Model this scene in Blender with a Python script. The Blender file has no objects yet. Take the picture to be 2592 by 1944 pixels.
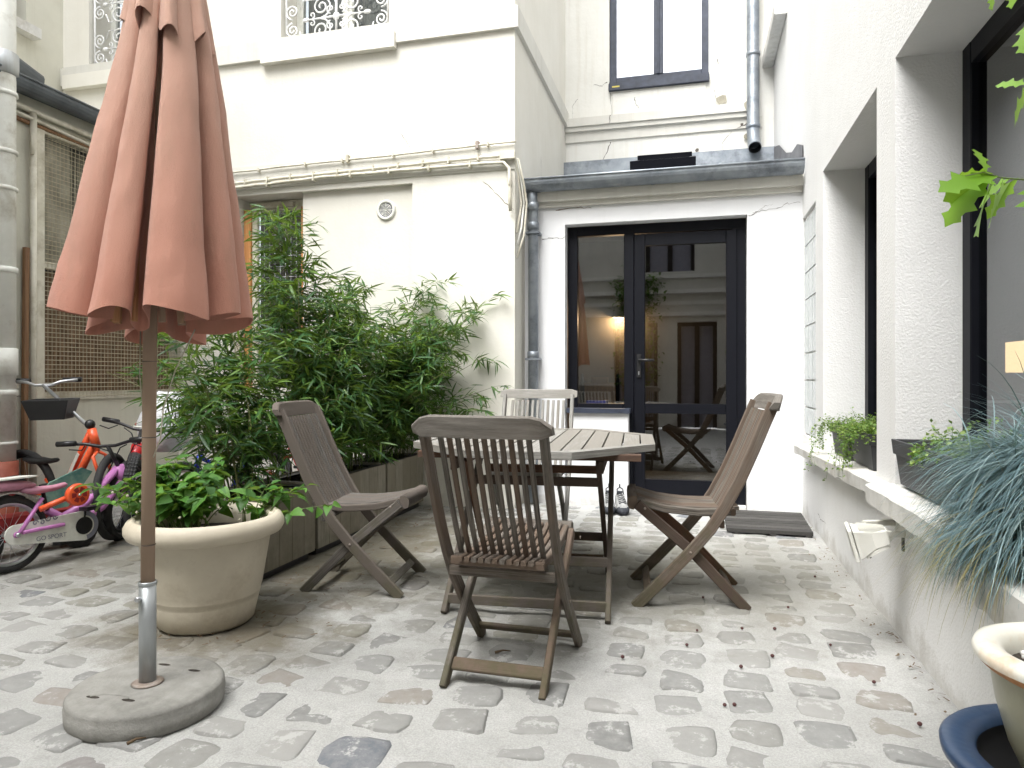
import bpy, bmesh, math, random
from mathutils import Vector, Matrix, noise, Euler
from math import sin, cos, pi, radians, sqrt, atan2
sc = bpy.context.scene
COL = sc.collection
R = random.Random(7)

# ---------------------------------------------------------------- camera
cam_d = bpy.data.cameras.new('camera'); cam = bpy.data.objects.new('camera', cam_d); COL.objects.link(cam)
cam.location = (0, 0, 1.05); cam.rotation_euler = (radians(90), 0, radians(14.54))
cam_d.sensor_width = 36; cam_d.lens = 24.41; cam_d.shift_y = -0.00656
cam_d.clip_start = 0.05; cam_d.clip_end = 300
sc.camera = cam
# ---------------------------------------------------------------- light: overcast sky and a soft sun
SUN_EL, SUN_AZ = radians(58), radians(205)      # azimuth of the sun seen from +Y, clockwise
w = bpy.data.worlds.new('World'); sc.world = w; w.use_nodes = True
nt = w.node_tree; nt.nodes.clear()
sky = nt.nodes.new('ShaderNodeTexSky'); sky.sky_type = 'NISHITA'; sky.sun_disc = False
sky.sun_elevation = SUN_EL; sky.sun_rotation = SUN_AZ; sky.air_density = 1.0; sky.dust_density = 3.0; sky.ozone_density = 1.0
hs = nt.nodes.new('ShaderNodeHueSaturation'); hs.inputs['Saturation'].default_value = 0.22
bg = nt.nodes.new('ShaderNodeBackground'); bg.inputs['Strength'].default_value = 0.15
wo = nt.nodes.new('ShaderNodeOutputWorld')
nt.links.new(sky.outputs[0], hs.inputs['Color']); nt.links.new(hs.outputs[0], bg.inputs[0]); nt.links.new(bg.outputs[0], wo.inputs[0])
sd = bpy.data.lights.new('sun', 'SUN'); sd.energy = 0.95; sd.angle = radians(45); sd.color = (0.99, 1.0, 0.985)
so = bpy.data.objects.new('sun', sd); COL.objects.link(so)
dirv = Vector((sin(SUN_AZ) * cos(SUN_EL), cos(SUN_AZ) * cos(SUN_EL), sin(SUN_EL)))
so.rotation_euler = dirv.to_track_quat('Z', 'Y').to_euler(); so.location = (0, 0, 12)
sc.view_settings.view_transform = 'Standard'; sc.view_settings.look = 'None'
sc.view_settings.exposure = 2.2; sc.view_settings.gamma = 1.0; sc.view_settings.use_curve_mapping = False

# ---------------------------------------------------------------- materials
def newmat(name):
    m = bpy.data.materials.new(name); m.use_nodes = True
    t = m.node_tree; b = t.nodes['Principled BSDF']; return m, t, b
def N(t, typ, **kw):
    n = t.nodes.new(typ)
    for k, v in kw.items():
        if k in n.inputs: n.inputs[k].default_value = v
        else: setattr(n, k, v)
    return n
def coord(t, kind='Object', scale=(1, 1, 1)):
    c = N(t, 'ShaderNodeTexCoord'); mp = N(t, 'ShaderNodeMapping'); mp.inputs['Scale'].default_value = scale
    t.links.new(c.outputs[kind], mp.inputs[0]); return mp.outputs[0]
def ramp(t, fac, stops):
    r = N(t, 'ShaderNodeValToRGB'); e = r.color_ramp.elements
    while len(e) < len(stops): e.new(0.5)
    for i, (p, c) in enumerate(stops):
        e[i].position = p; e[i].color = (c[0], c[1], c[2], 1)
    t.links.new(fac, r.inputs[0]); return r.outputs[0]
def mixc(t, fac, a, b, mode='MIX'):
    m = N(t, 'ShaderNodeMix', data_type='RGBA', blend_type=mode)
    for s, v in ((0, fac), (6, a), (7, b)):
        if isinstance(v, (int, float)): m.inputs[s].default_value = v
        elif isinstance(v, tuple): m.inputs[s].default_value = (*v, 1) if len(v) == 3 else v
        else: t.links.new(v, m.inputs[s])
    return m.outputs[2]
def noi(t, vec, scale, detail=4, rough=0.6):
    n = N(t, 'ShaderNodeTexNoise'); n.inputs['Scale'].default_value = scale; n.inputs['Detail'].default_value = detail; n.inputs['Roughness'].default_value = rough
    if vec is not None: t.links.new(vec, n.inputs['Vector'])
    return n.outputs[0]
def bump(t, b, h, strength=0.3, dist=0.01):
    n = N(t, 'ShaderNodeBump'); n.inputs['Strength'].default_value = strength; n.inputs['Distance'].default_value = dist
    t.links.new(h, n.inputs['Height']); t.links.new(n.outputs[0], b.inputs['Normal'])

def mat_noise(name, c1, c2, scale=6, rough=0.8, bs=0.2, bscale=60, metal=0, bd=0.004, c3=None, s3=1.2, kind='Object', stretch=(1, 1, 1), spec=0.5):
    m, t, b = newmat(name); v = coord(t, kind, stretch)
    col = ramp(t, noi(t, v, scale, 5), [(0.3, c1), (0.7, c2)])
    if c3:
        f = ramp(t, noi(t, v, s3, 6, 0.7), [(0.5, (0, 0, 0)), (0.72, (1, 1, 1))])
        col = mixc(t, f, col, c3)
    t.links.new(col, b.inputs['Base Color'])
    b.inputs['Roughness'].default_value = rough; b.inputs['Metallic'].default_value = metal
    b.inputs['Specular IOR Level'].default_value = spec
    if bs: bump(t, b, noi(t, v, bscale, 4), bs, bd)
    return m
def mat_plaster(name, c1, c2, bs, bscale, streak, stain):
    m, t, b = newmat(name); v = coord(t)
    col = ramp(t, noi(t, v, 1.3, 6, 0.65), [(0.3, c1), (0.7, c2)])
    vs = coord(t, 'Object', (9, 9, 0.5))
    f = ramp(t, noi(t, vs, 1.5, 5, 0.7), [(0.52, (0, 0, 0)), (0.85, (streak,) * 3)])
    col = mixc(t, f, col, stain)
    f2 = ramp(t, noi(t, v, 26, 3, 0.8), [(0.66, (0, 0, 0)), (0.8, (streak,) * 3)])
    col = mixc(t, f2, col, stain)
    # splash-back dirt close to the ground
    g = N(t, 'ShaderNodeNewGeometry'); sx = N(t, 'ShaderNodeSeparateXYZ'); t.links.new(g.outputs['Position'], sx.inputs[0])
    ad = N(t, 'ShaderNodeMath', operation='MULTIPLY_ADD'); t.links.new(noi(t, v, 5, 5, 0.7), ad.inputs[0]); ad.inputs[1].default_value = -0.5; t.links.new(sx.outputs[2], ad.inputs[2])
    mr = N(t, 'ShaderNodeMath', operation='ADD'); t.links.new(ad.outputs[0], mr.inputs[0]); mr.inputs[1].default_value = 0.26
    f3 = ramp(t, mr.outputs[0], [(0.0, (0.42,) * 3), (0.10, (0, 0, 0))])
    col = mixc(t, f3, col, (0.34, 0.31, 0.26))
    t.links.new(col, b.inputs['Base Color']); b.inputs['Roughness'].default_value = 0.9; b.inputs['Specular IOR Level'].default_value = 0.2
    n1 = noi(t, v, bscale, 3, 0.55); n2 = noi(t, v, 4, 4)
    a = N(t, 'ShaderNodeMath', operation='MULTIPLY_ADD'); t.links.new(n2, a.inputs[0]); a.inputs[1].default_value = 1.2; t.links.new(n1, a.inputs[2])
    bump(t, b, a.outputs[0], bs, 0.006)
    return m
def mat_wood(name, c1, c2, c3, moss=0.5, rough=0.85, fine=70):
    """weathered boards: grain runs along U of the UV map; moss low on the legs"""
    m, t, b = newmat(name)
    c = N(t, 'ShaderNodeUVMap'); oi = N(t, 'ShaderNodeObjectInfo')
    ad = N(t, 'ShaderNodeVectorMath', operation='ADD'); t.links.new(c.outputs[0], ad.inputs[0])
    sc_ = N(t, 'ShaderNodeMath', operation='MULTIPLY'); t.links.new(oi.outputs['Random'], sc_.inputs[0]); sc_.inputs[1].default_value = 17.0
    cb = N(t, 'ShaderNodeCombineXYZ'); t.links.new(sc_.outputs[0], cb.inputs[0]); t.links.new(sc_.outputs[0], cb.inputs[1]); t.links.new(cb.outputs[0], ad.inputs[1])
    mp = N(t, 'ShaderNodeMapping'); mp.inputs['Scale'].default_value = (2.2, fine, 1); t.links.new(ad.outputs[0], mp.inputs[0])
    g1 = noi(t, mp.outputs[0], 2.0, 6, 0.7)
    mp2 = N(t, 'ShaderNodeMapping'); mp2.inputs['Scale'].default_value = (1, 3, 1); t.links.new(ad.outputs[0], mp2.inputs[0])
    g2 = noi(t, mp2.outputs[0], 3.5, 4, 0.6)
    col = ramp(t, g1, [(0.3, c1), (0.68, c2)])
    rnd = N(t, 'ShaderNodeMath', operation='MULTIPLY_ADD'); t.links.new(oi.outputs['Random'], rnd.inputs[0]); rnd.inputs[1].default_value = 0.75; t.links.new(g2, rnd.inputs[2])
    f = ramp(t, rnd.outputs[0], [(0.62, (0, 0, 0)), (1.1 - 0.1, (0.9, 0.9, 0.9))])
    col = mixc(t, f, col, c3)
    g = N(t, 'ShaderNodeNewGeometry'); sx = N(t, 'ShaderNodeSeparateXYZ'); t.links.new(g.outputs['Position'], sx.inputs[0])
    nn = noi(t, g.outputs['Position'], 9, 5, 0.7)
    ml = N(t, 'ShaderNodeMath', operation='MULTIPLY_ADD'); t.links.new(nn, ml.inputs[0]); ml.inputs[1].default_value = -1.9; t.links.new(sx.outputs[2], ml.inputs[2])
    m2 = N(t, 'ShaderNodeMath', operation='ADD'); t.links.new(ml.outputs[0], m2.inputs[0]); m2.inputs[1].default_value = 1.05
    fm = ramp(t, m2.outputs[0], [(0.0, (moss,) * 3), (0.36, (0, 0, 0))])
    col = mixc(t, fm, col, (0.080, 0.078, 0.040))
    t.links.new(col, b.inputs['Base Color']); b.inputs['Roughness'].default_value = rough; b.inputs['Specular IOR Level'].default_value = 0.25
    bump(t, b, g1, 0.8, 0.003)
    return m
def mat_plain(name, c, rough=0.5, metal=0.0, spec=0.5, var=0.12, scale=20, bs=0.0):
    c2 = tuple(min(1, x * (1 + var)) for x in c); c1 = tuple(x * (1 - var) for x in c)
    return mat_noise(name, c1, c2, scale, rough, bs, 90, metal, spec=spec)
def mat_leaf(name, c1, c2, c3, rough=0.45, trans=0.35):
    m, t, b = newmat(name); oi = N(t, 'ShaderNodeObjectInfo'); g = N(t, 'ShaderNodeNewGeometry')
    at = N(t, 'ShaderNodeAttribute'); at.attribute_name = 'tone'
    a = N(t, 'ShaderNodeMath', operation='ADD'); t.links.new(at.outputs['Fac'], a.inputs[0])
    ml = N(t, 'ShaderNodeMath', operation='MULTIPLY'); t.links.new(oi.outputs['Random'], ml.inputs[0]); ml.inputs[1].default_value = 0.9
    t.links.new(ml.outputs[0], a.inputs[1])
    fr = N(t, 'ShaderNodeMath', operation='FRACT'); t.links.new(a.outputs[0], fr.inputs[0])
    col = ramp(t, fr.outputs[0], [(0.0, c1), (0.62, c2), (0.97, c3)])
    t.links.new(col, b.inputs['Base Color']); b.inputs['Roughness'].default_value = rough; b.inputs['Specular IOR Level'].default_value = 0.35
    tr = N(t, 'ShaderNodeBsdfTranslucent'); tc = mixc(t, 0.5, col, (0.35, 0.5, 0.05)); t.links.new(tc, tr.inputs[0])
    mx = N(t, 'ShaderNodeMixShader'); mx.inputs[0].default_value = trans
    out = t.nodes['Material Output']
    t.links.new(b.outputs[0], mx.inputs[1]); t.links.new(tr.outputs[0], mx.inputs[2]); t.links.new(mx.outputs[0], out.inputs[0])
    return m
def mat_glass(name, tint=(0.72, 0.74, 0.74), ior=1.6, boost=0.12):
    m, t, b = newmat(name); t.nodes.remove(b); out = t.nodes['Material Output']
    tr = N(t, 'ShaderNodeBsdfTransparent'); tr.inputs[0].default_value = (*tint, 1)
    gl = N(t, 'ShaderNodeBsdfGlossy'); gl.inputs['Roughness'].default_value = 0.01; gl.inputs[0].default_value = (0.95, 0.97, 1, 1)
    fr = N(t, 'ShaderNodeFresnel'); fr.inputs[0].default_value = ior
    ad = N(t, 'ShaderNodeMath', operation='ADD'); t.links.new(fr.outputs[0], ad.inputs[0]); ad.inputs[1].default_value = boost
    gb = N(t, 'ShaderNodeNewGeometry'); iv = N(t, 'ShaderNodeMath', operation='SUBTRACT'); iv.inputs[0].default_value = 1.0; t.links.new(gb.outputs['Backfacing'], iv.inputs[1])
    ml = N(t, 'ShaderNodeMath', operation='MULTIPLY'); t.links.new(ad.outputs[0], ml.inputs[0]); t.links.new(iv.outputs[0], ml.inputs[1])   # the rear face of the thin pane adds no second mirror
    mx = N(t, 'ShaderNodeMixShader'); t.links.new(ml.outputs[0], mx.inputs[0]); t.links.new(tr.outputs[0], mx.inputs[1]); t.links.new(gl.outputs[0], mx.inputs[2])
    t.links.new(mx.outputs[0], out.inputs[0]); return m
def mat_emit(name, c, s):
    m, t, b = newmat(name); b.inputs['Base Color'].default_value = (*c, 1); b.inputs['Emission Color'].default_value = (*c, 1); b.inputs['Emission Strength'].default_value = s; return m

M = {}
M['plaster'] = mat_plaster('cream_plaster', (0.68, 0.655, 0.585), (0.76, 0.74, 0.68), 0.25, 45, 0.22, (0.5, 0.47, 0.38))
M['plaster_band'] = mat_plaster('cream_band', (0.58, 0.565, 0.52), (0.68, 0.665, 0.61), 0.25, 45, 0.35, (0.42, 0.39, 0.32))
M['plaster_old'] = mat_plaster('old_white_plaster', (0.66, 0.65, 0.60), (0.77, 0.76, 0.72), 0.5, 18, 0.5, (0.5, 0.45, 0.36))
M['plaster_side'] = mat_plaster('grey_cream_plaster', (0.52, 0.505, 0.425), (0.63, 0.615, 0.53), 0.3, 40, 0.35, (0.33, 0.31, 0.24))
M['roughcast'] = mat_plaster('white_roughcast', (0.70, 0.697, 0.685), (0.76, 0.757, 0.748), 0.55, 95, 0.15, (0.55, 0.52, 0.46))
M['smooth_white'] = mat_plaster('smooth_white_render', (0.74, 0.745, 0.755), (0.80, 0.80, 0.81), 0.12, 60, 0.1, (0.55, 0.53, 0.48))
M['stone_sill'] = mat_noise('pale_stone', (0.52, 0.51, 0.48), (0.68, 0.67, 0.64), 9, 0.9, 0.6, 30, c3=(0.4, 0.37, 0.32), s3=5)
M['crack'] = mat_plain('crack_dark', (0.12, 0.105, 0.09), 1.0)
M['zinc'] = mat_noise('zinc', (0.19, 0.215, 0.245), (0.36, 0.39, 0.42), 5, 0.5, 0.15, 25, 0.55, c3=(0.10, 0.11, 0.13), s3=4)
M['zinc_dark'] = mat_noise('dark_zinc', (0.07, 0.08, 0.09), (0.13, 0.145, 0.16), 5, 0.55, 0.15, 25, 0.4)
M['lead'] = mat_noise('lead_flashing', (0.12, 0.12, 0.13), (0.2, 0.2, 0.21), 7, 0.7, 0.3, 20, 0.2)
M['frame'] = mat_plain('anthracite_frame', (0.004, 0.0045, 0.008), 0.5, spec=0.2)
M['frame_blue'] = mat_noise('chipped_blue_black_paint', (0.02, 0.025, 0.04), (0.045, 0.055, 0.085), 12, 0.5, 0.3, 60)
M['glass'] = mat_glass('window_glass')
M['glass_bright'] = mat_glass('bright_window_glass', (0.92, 0.95, 0.97), 1.8, 0.25)
M['curtain'] = mat_noise('white_voile', (0.74, 0.77, 0.8), (0.82, 0.84, 0.86), 3, 0.9, 0, stretch=(14, 14, 0.6))
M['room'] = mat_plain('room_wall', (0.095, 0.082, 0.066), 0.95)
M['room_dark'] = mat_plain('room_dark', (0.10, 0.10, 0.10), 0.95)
M['grey_blind'] = mat_noise('grey_blind', (0.16, 0.165, 0.16), (0.21, 0.215, 0.205), 2, 0.8, 0, stretch=(30, 30, 0.5))
M['iron_white'] = mat_plain('white_painted_iron', (0.75, 0.75, 0.74), 0.5)
M['cream_paint'] = mat_noise('cream_paint', (0.56, 0.53, 0.43), (0.66, 0.63, 0.54), 10, 0.6, 0.2, 60, c3=(0.40, 0.36, 0.27), s3=6)
M['white_pipe'] = mat_noise('off_white_pipe_paint', (0.68, 0.68, 0.63), (0.76, 0.76, 0.71), 10, 0.55, 0.1, 60, c3=(0.45, 0.42, 0.35), s3=4)
M['red_pipe'] = mat_noise('red_oxide_pipe', (0.30, 0.07, 0.04), (0.42, 0.13, 0.08), 10, 0.6, 0.2, 60)
M['black'] = mat_plain('black_plastic', (0.012, 0.012, 0.013), 0.45)
M['rubber'] = mat_noise('tyre_rubber', (0.014, 0.014, 0.015), (0.035, 0.034, 0.033), 18, 0.85, 0.3, 120)
M['chrome'] = mat_plain('dull_chrome', (0.55, 0.56, 0.58), 0.3, 0.9)
M['galv'] = mat_noise('galvanised_tube', (0.33, 0.35, 0.36), (0.5, 0.52, 0.53), 12, 0.42, 0.1, 60, 0.7, c3=(0.28, 0.27, 0.25), s3=6, stretch=(1, 1, 0.15))
M['rust'] = mat_noise('rusty_steel', (0.20, 0.13, 0.09), (0.36, 0.33, 0.3), 25, 0.6, 0.2, 60, 0.4)
M['orange_wood'] = mat_noise('orange_stained_wood', (0.42, 0.17, 0.05), (0.62, 0.30, 0.11), 4, 0.6, 0.3, 30, stretch=(20, 20, 1))
M['brown_wood'] = mat_noise('brown_wood_strip', (0.16, 0.08, 0.04), (0.28, 0.16, 0.08), 4, 0.7, 0.3, 30, stretch=(20, 20, 1))
M['reed'] = mat_noise('brown_reed_panel', (0.10, 0.065, 0.04), (0.25, 0.165, 0.10), 5, 0.9, 0.5, 20, stretch=(6, 6, 1.5))
M['dusty'] = mat_noise('dusty_things', (0.16, 0.15, 0.11), (0.45, 0.42, 0.34), 5, 0.9, 0.4, 20)
M['wire'] = mat_plain('cream_wire', (0.46, 0.41, 0.29), 0.6)
M['teak_brown'] = mat_wood('weathered_teak_brown', (0.042, 0.035, 0.029), (0.215, 0.192, 0.165), (0.130, 0.092, 0.067), 0.6)
M['teak_mid'] = mat_wood('greyed_teak', (0.10, 0.09, 0.078), (0.25, 0.23, 0.205), (0.17, 0.14, 0.115), 0.2)
M['teak_grey'] = mat_wood('weathered_teak_grey', (0.048, 0.042, 0.038), (0.175, 0.162, 0.147), (0.12, 0.10, 0.085), 0.5)
M['teak_pale'] = mat_wood('bleached_teak', (0.14, 0.132, 0.12), (0.35, 0.342, 0.318), (0.22, 0.205, 0.18), 0.3)
M['teak_red'] = mat_wood('reddish_teak', (0.055, 0.030, 0.020), (0.16, 0.085, 0.052), (0.07, 0.052, 0.042), 0.45)
M['pole'] = mat_wood('umbrella_pole_wood', (0.36, 0.175, 0.08), (0.54, 0.30, 0.155), (0.32, 0.24, 0.18), 0.0, fine=30)
M['planter'] = mat_wood('grey_planter_wood', (0.17, 0.152, 0.12), (0.35, 0.325, 0.265), (0.22, 0.195, 0.15), 0.25, fine=45)
M['deck'] = mat_wood('dark_mat_wood', (0.035, 0.033, 0.031), (0.13, 0.125, 0.118), (0.05, 0.048, 0.045), 0.0)
M['soil'] = mat_noise('potting_soil', (0.015, 0.012, 0.009), (0.05, 0.04, 0.03), 30, 1, 1.0, 60, bd=0.01)
M['concrete'] = mat_noise('cast_concrete', (0.20, 0.195, 0.178), (0.30, 0.292, 0.268), 14, 0.9, 0.6, 120, c3=(0.15, 0.145, 0.13), s3=4)
M['pot_cream'] = mat_noise('cream_plastic_pot', (0.50, 0.445, 0.345), (0.62, 0.565, 0.46), 4, 0.6, 0.15, 50, c3=(0.40, 0.34, 0.25), s3=4)
M['box_grey'] = mat_plain('anthracite_plastic', (0.035, 0.035, 0.038), 0.55, bs=0.1)
M['cream_glaze'] = mat_noise('cream_glazed_rim', (0.62, 0.60, 0.52), (0.75, 0.73, 0.66), 6, 0.3, 0.1, 30, c3=(0.5, 0.3, 0.12), s3=5)
M['green_glaze'] = mat_noise('greenish_glaze', (0.26, 0.25, 0.17), (0.42, 0.41, 0.30), 5, 0.3, 0.15, 30)
M['blue_glaze'] = mat_noise('blue_glazed_saucer', (0.014, 0.03, 0.068), (0.035, 0.068, 0.13), 6, 0.35, 0.2, 30)
M['terracotta'] = mat_noise('terracotta_red', (0.36, 0.09, 0.05), (0.45, 0.14, 0.09), 8, 0.7, 0.2, 60)
M['bamboo_leaf'] = mat_leaf('bamboo_leaf', (0.012, 0.042, 0.015), (0.034, 0.108, 0.028), (0.14, 0.245, 0.05), 0.42, 0.3)
M['bamboo_cane'] = mat_plain('bamboo_cane', (0.11, 0.12, 0.035), 0.5)
M['basil_leaf'] = mat_leaf('broad_green_leaf', (0.028, 0.085, 0.018), (0.065, 0.19, 0.030), (0.15, 0.32, 0.06), 0.5, 0.35)
M['stem'] = mat_plain('green_stem', (0.12, 0.17, 0.045), 0.6)
M['creeper_leaf'] = mat_leaf('creeper_leaf', (0.05, 0.12, 0.025), (0.13, 0.24, 0.05), (0.33, 0.42, 0.12), 0.5, 0.35)
M['oak_leaf'] = mat_leaf('lime_green_leaf', (0.13, 0.28, 0.018), (0.22, 0.42, 0.03), (0.30, 0.46, 0.20), 0.4, 0.45)
M['fescue'] = mat_leaf('blue_fescue_blade', (0.06, 0.115, 0.14), (0.15, 0.245, 0.28), (0.32, 0.42, 0.43), 0.5, 0.15)
M['straw'] = mat_leaf('straw_blade', (0.25, 0.22, 0.10), (0.35, 0.30, 0.14), (0.40, 0.36, 0.20), 0.7, 0.2)
M['pink'] = mat_plain('pink_mauve_paint', (0.50, 0.19, 0.45), 0.3)
M['pink_seat'] = mat_plain('dusty_pink_vinyl', (0.48, 0.22, 0.30), 0.5)
M['white_plastic'] = mat_plain('white_plastic', (0.72, 0.72, 0.66), 0.4)
M['orange'] = mat_plain('orange_red_paint', (0.72, 0.10, 0.03), 0.3)
M['red'] = mat_plain('red_paint', (0.48, 0.015, 0.02), 0.3)
M['blue'] = mat_plain('blue_paint', (0.02, 0.04, 0.40), 0.3)
M['darkred'] = mat_plain('dark_red_plastic', (0.25, 0.02, 0.02), 0.5)
M['grey_print'] = mat_plain('grey_print', (0.22, 0.22, 0.27), 0.6)
M['teal'] = mat_noise('teal_green_print', (0.04, 0.16, 0.15), (0.28, 0.40, 0.30), 14, 0.5, 0)
M['bag'] = mat_noise('white_plastic_bag', (0.70, 0.71, 0.74), (0.80, 0.80, 0.82), 5, 0.4, 0.8, 9, bd=0.03)
M['shoe_grey'] = mat_noise('grey_suede', (0.20, 0.20, 0.20), (0.36, 0.36, 0.35), 20, 0.9, 0.4, 80)
M['shoe_dark'] = mat_plain('dark_shoe_rubber', (0.025, 0.027, 0.035), 0.7)
M['cord'] = mat_plain('cream_cord', (0.45, 0.42, 0.33), 0.8)
M['lamp_white'] = mat_noise('white_lamp_housing', (0.62, 0.61, 0.55), (0.72, 0.71, 0.66), 8, 0.5, 0.1, 50)
M['berry'] = mat_plain('dark_red_berry', (0.07, 0.02, 0.018), 0.6)
M['twig'] = mat_plain('dry_twig', (0.12, 0.08, 0.045), 0.9)
M['yellow'] = mat_plain('yellow_mark', (0.6, 0.5, 0.1), 0.7)
M['pane_lamp'] = mat_glass('lamp_glass', (0.8, 0.8, 0.8))

def mat_canvas():
    m, t, b = newmat('faded_salmon_canvas'); v = coord(t)
    col = ramp(t, noi(t, v, 2.2, 5, 0.6), [(0.25, (0.55, 0.245, 0.175)), (0.75, (0.62, 0.31, 0.23))])
    f = ramp(t, noi(t, coord(t, 'Object', (4, 4, 1.2)), 3.0, 4, 0.7), [(0.5, (0, 0, 0)), (0.78, (0.55,) * 3)])
    col = mixc(t, f, col, (0.40, 0.23, 0.16))
    # outdoor bleaching of the upper cloth
    g = N(t, 'ShaderNodeNewGeometry'); sx = N(t, 'ShaderNodeSeparateXYZ'); t.links.new(g.outputs['Position'], sx.inputs[0])
    mr = N(t, 'ShaderNodeMapRange'); mr.inputs['From Min'].default_value = 1.2; mr.inputs['From Max'].default_value = 2.3; mr.inputs['To Max'].default_value = 0.8
    t.links.new(sx.outputs[2], mr.inputs[0])
    col = mixc(t, mr.outputs[0], col, (0.63, 0.43, 0.34))
    t.links.new(col, b.inputs['Base Color']); b.inputs['Roughness'].default_value = 0.9; b.inputs['Specular IOR Level'].default_value = 0.1
    b.inputs['Sheen Weight'].default_value = 0.2
    wv = noi(t, coord(t), 500, 2); n2 = noi(t, coord(t, 'Object', (1, 1, 0.55)), 11, 5, 0.55)
    a = N(t, 'ShaderNodeMath', operation='MULTIPLY_ADD'); t.links.new(n2, a.inputs[0]); a.inputs[1].default_value = 6.0; t.links.new(wv, a.inputs[2])
    bump(t, b, a.outputs[0], 0.5, 0.006)
    tr = N(t, 'ShaderNodeBsdfTranslucent'); tr.inputs[0].default_value = (0.6, 0.09, 0.04, 1)
    mx = N(t, 'ShaderNodeMixShader'); mx.inputs[0].default_value = 0.12; out = t.nodes['Material Output']
    t.links.new(b.outputs[0], mx.inputs[1]); t.links.new(tr.outputs[0], mx.inputs[2]); t.links.new(mx.outputs[0], out.inputs[0])
    return m
M['canvas'] = mat_canvas()
def mat_ground(name, stone):
    m, t, b = newmat(name); v0 = N(t, 'ShaderNodeNewGeometry').outputs['Position']
    if stone:
        at = N(t, 'ShaderNodeAttribute'); at.attribute_name = 'tone'; oi = N(t, 'ShaderNodeObjectInfo')
        a = N(t, 'ShaderNodeMath', operation='ADD'); t.links.new(at.outputs['Fac'], a.inputs[0]); t.links.new(oi.outputs['Random'], a.inputs[1])
        fr = N(t, 'ShaderNodeMath', operation='FRACT'); t.links.new(a.outputs[0], fr.inputs[0])
        base = ramp(t, fr.outputs[0], [(0.0, (0.225, 0.226, 0.218)), (0.16, (0.28, 0.278, 0.262)), (0.36, (0.185, 0.186, 0.18)), (0.52, (0.30, 0.296, 0.28)), (0.66, (0.235, 0.232, 0.22)), (0.82, (0.24, 0.235, 0.20)), (0.95, (0.25, 0.222, 0.20)), (0.985, (0.14, 0.15, 0.168))])
        col = mixc(t, ramp(t, noi(t, v0, 22, 5, 0.7), [(0.35, (0, 0, 0)), (0.75, (0.6,) * 3)]), base, (0.33, 0.325, 0.31))
        f = ramp(t, noi(t, v0, 11, 6, 0.75), [(0.55, (0, 0, 0)), (0.61, (0.9,) * 3)])   # smears of mortar left on the stones
        col = mixc(t, f, col, (0.42, 0.415, 0.40))
    else:
        col = ramp(t, noi(t, v0, 3.2, 6, 0.7), [(0.3, (0.39, 0.39, 0.37)), (0.7, (0.52, 0.52, 0.50))])
        f = ramp(t, noi(t, v0, 55, 3, 0.8), [(0.58, (0, 0, 0)), (0.72, (0.35,) * 3)]); col = mixc(t, f, col, (0.26, 0.25, 0.23))
        f = ramp(t, noi(t, v0, 7.5, 5, 0.7), [(0.56, (0, 0, 0)), (0.72, (0.45,) * 3)]); col = mixc(t, f, col, (0.33, 0.32, 0.30))
        f = ramp(t, noi(t, v0, 2.1, 5, 0.7), [(0.60, (0, 0, 0)), (0.68, (0.7,) * 3)]); col = mixc(t, f, col, (0.58, 0.575, 0.565))
        f = ramp(t, noi(t, v0, 160, 4, 0.85), [(0.40, (0.55,) * 3), (0.60, (0, 0, 0))]); col = mixc(t, f, col, (0.26, 0.255, 0.245))
        f = ramp(t, noi(t, v0, 14, 6, 0.8), [(0.54, (0, 0, 0)), (0.66, (0.5,) * 3)]); col = mixc(t, f, col, (0.29, 0.285, 0.27))
    # soil and algae stains beside the planters; darker patches under and around the table
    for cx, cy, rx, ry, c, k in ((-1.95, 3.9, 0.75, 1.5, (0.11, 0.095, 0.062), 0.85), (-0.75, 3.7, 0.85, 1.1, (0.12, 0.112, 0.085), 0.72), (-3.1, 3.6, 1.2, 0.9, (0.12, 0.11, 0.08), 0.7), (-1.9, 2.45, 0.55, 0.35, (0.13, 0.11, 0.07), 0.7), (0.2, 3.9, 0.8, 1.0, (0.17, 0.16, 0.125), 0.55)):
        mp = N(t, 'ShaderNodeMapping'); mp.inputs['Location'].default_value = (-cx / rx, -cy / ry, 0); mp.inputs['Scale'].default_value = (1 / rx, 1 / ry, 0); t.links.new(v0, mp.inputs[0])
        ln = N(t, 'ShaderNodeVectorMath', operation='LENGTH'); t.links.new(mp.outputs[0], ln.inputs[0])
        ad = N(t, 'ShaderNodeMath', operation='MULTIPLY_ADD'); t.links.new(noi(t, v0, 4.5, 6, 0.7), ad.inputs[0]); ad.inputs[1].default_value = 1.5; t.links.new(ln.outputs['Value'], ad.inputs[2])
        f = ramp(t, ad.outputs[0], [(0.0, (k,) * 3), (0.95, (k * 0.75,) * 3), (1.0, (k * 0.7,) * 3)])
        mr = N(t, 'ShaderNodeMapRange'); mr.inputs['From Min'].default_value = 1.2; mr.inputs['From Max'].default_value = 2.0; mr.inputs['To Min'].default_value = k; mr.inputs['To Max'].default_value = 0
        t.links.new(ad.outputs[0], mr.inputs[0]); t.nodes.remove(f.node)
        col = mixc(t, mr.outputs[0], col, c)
    t.links.new(col, b.inputs['Base Color']); b.inputs['Roughness'].default_value = 0.85 if stone else 0.95; b.inputs['Specular IOR Level'].default_value = 0.3
    bump(t, b, noi(t, v0, 70 if stone else 90, 6, 0.8), 0.6 if stone else 0.9, 0.005)
    return m
M['mortar'] = mat_ground('lime_mortar', False); M['cobble'] = mat_ground('grey_cobble', True)

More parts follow.
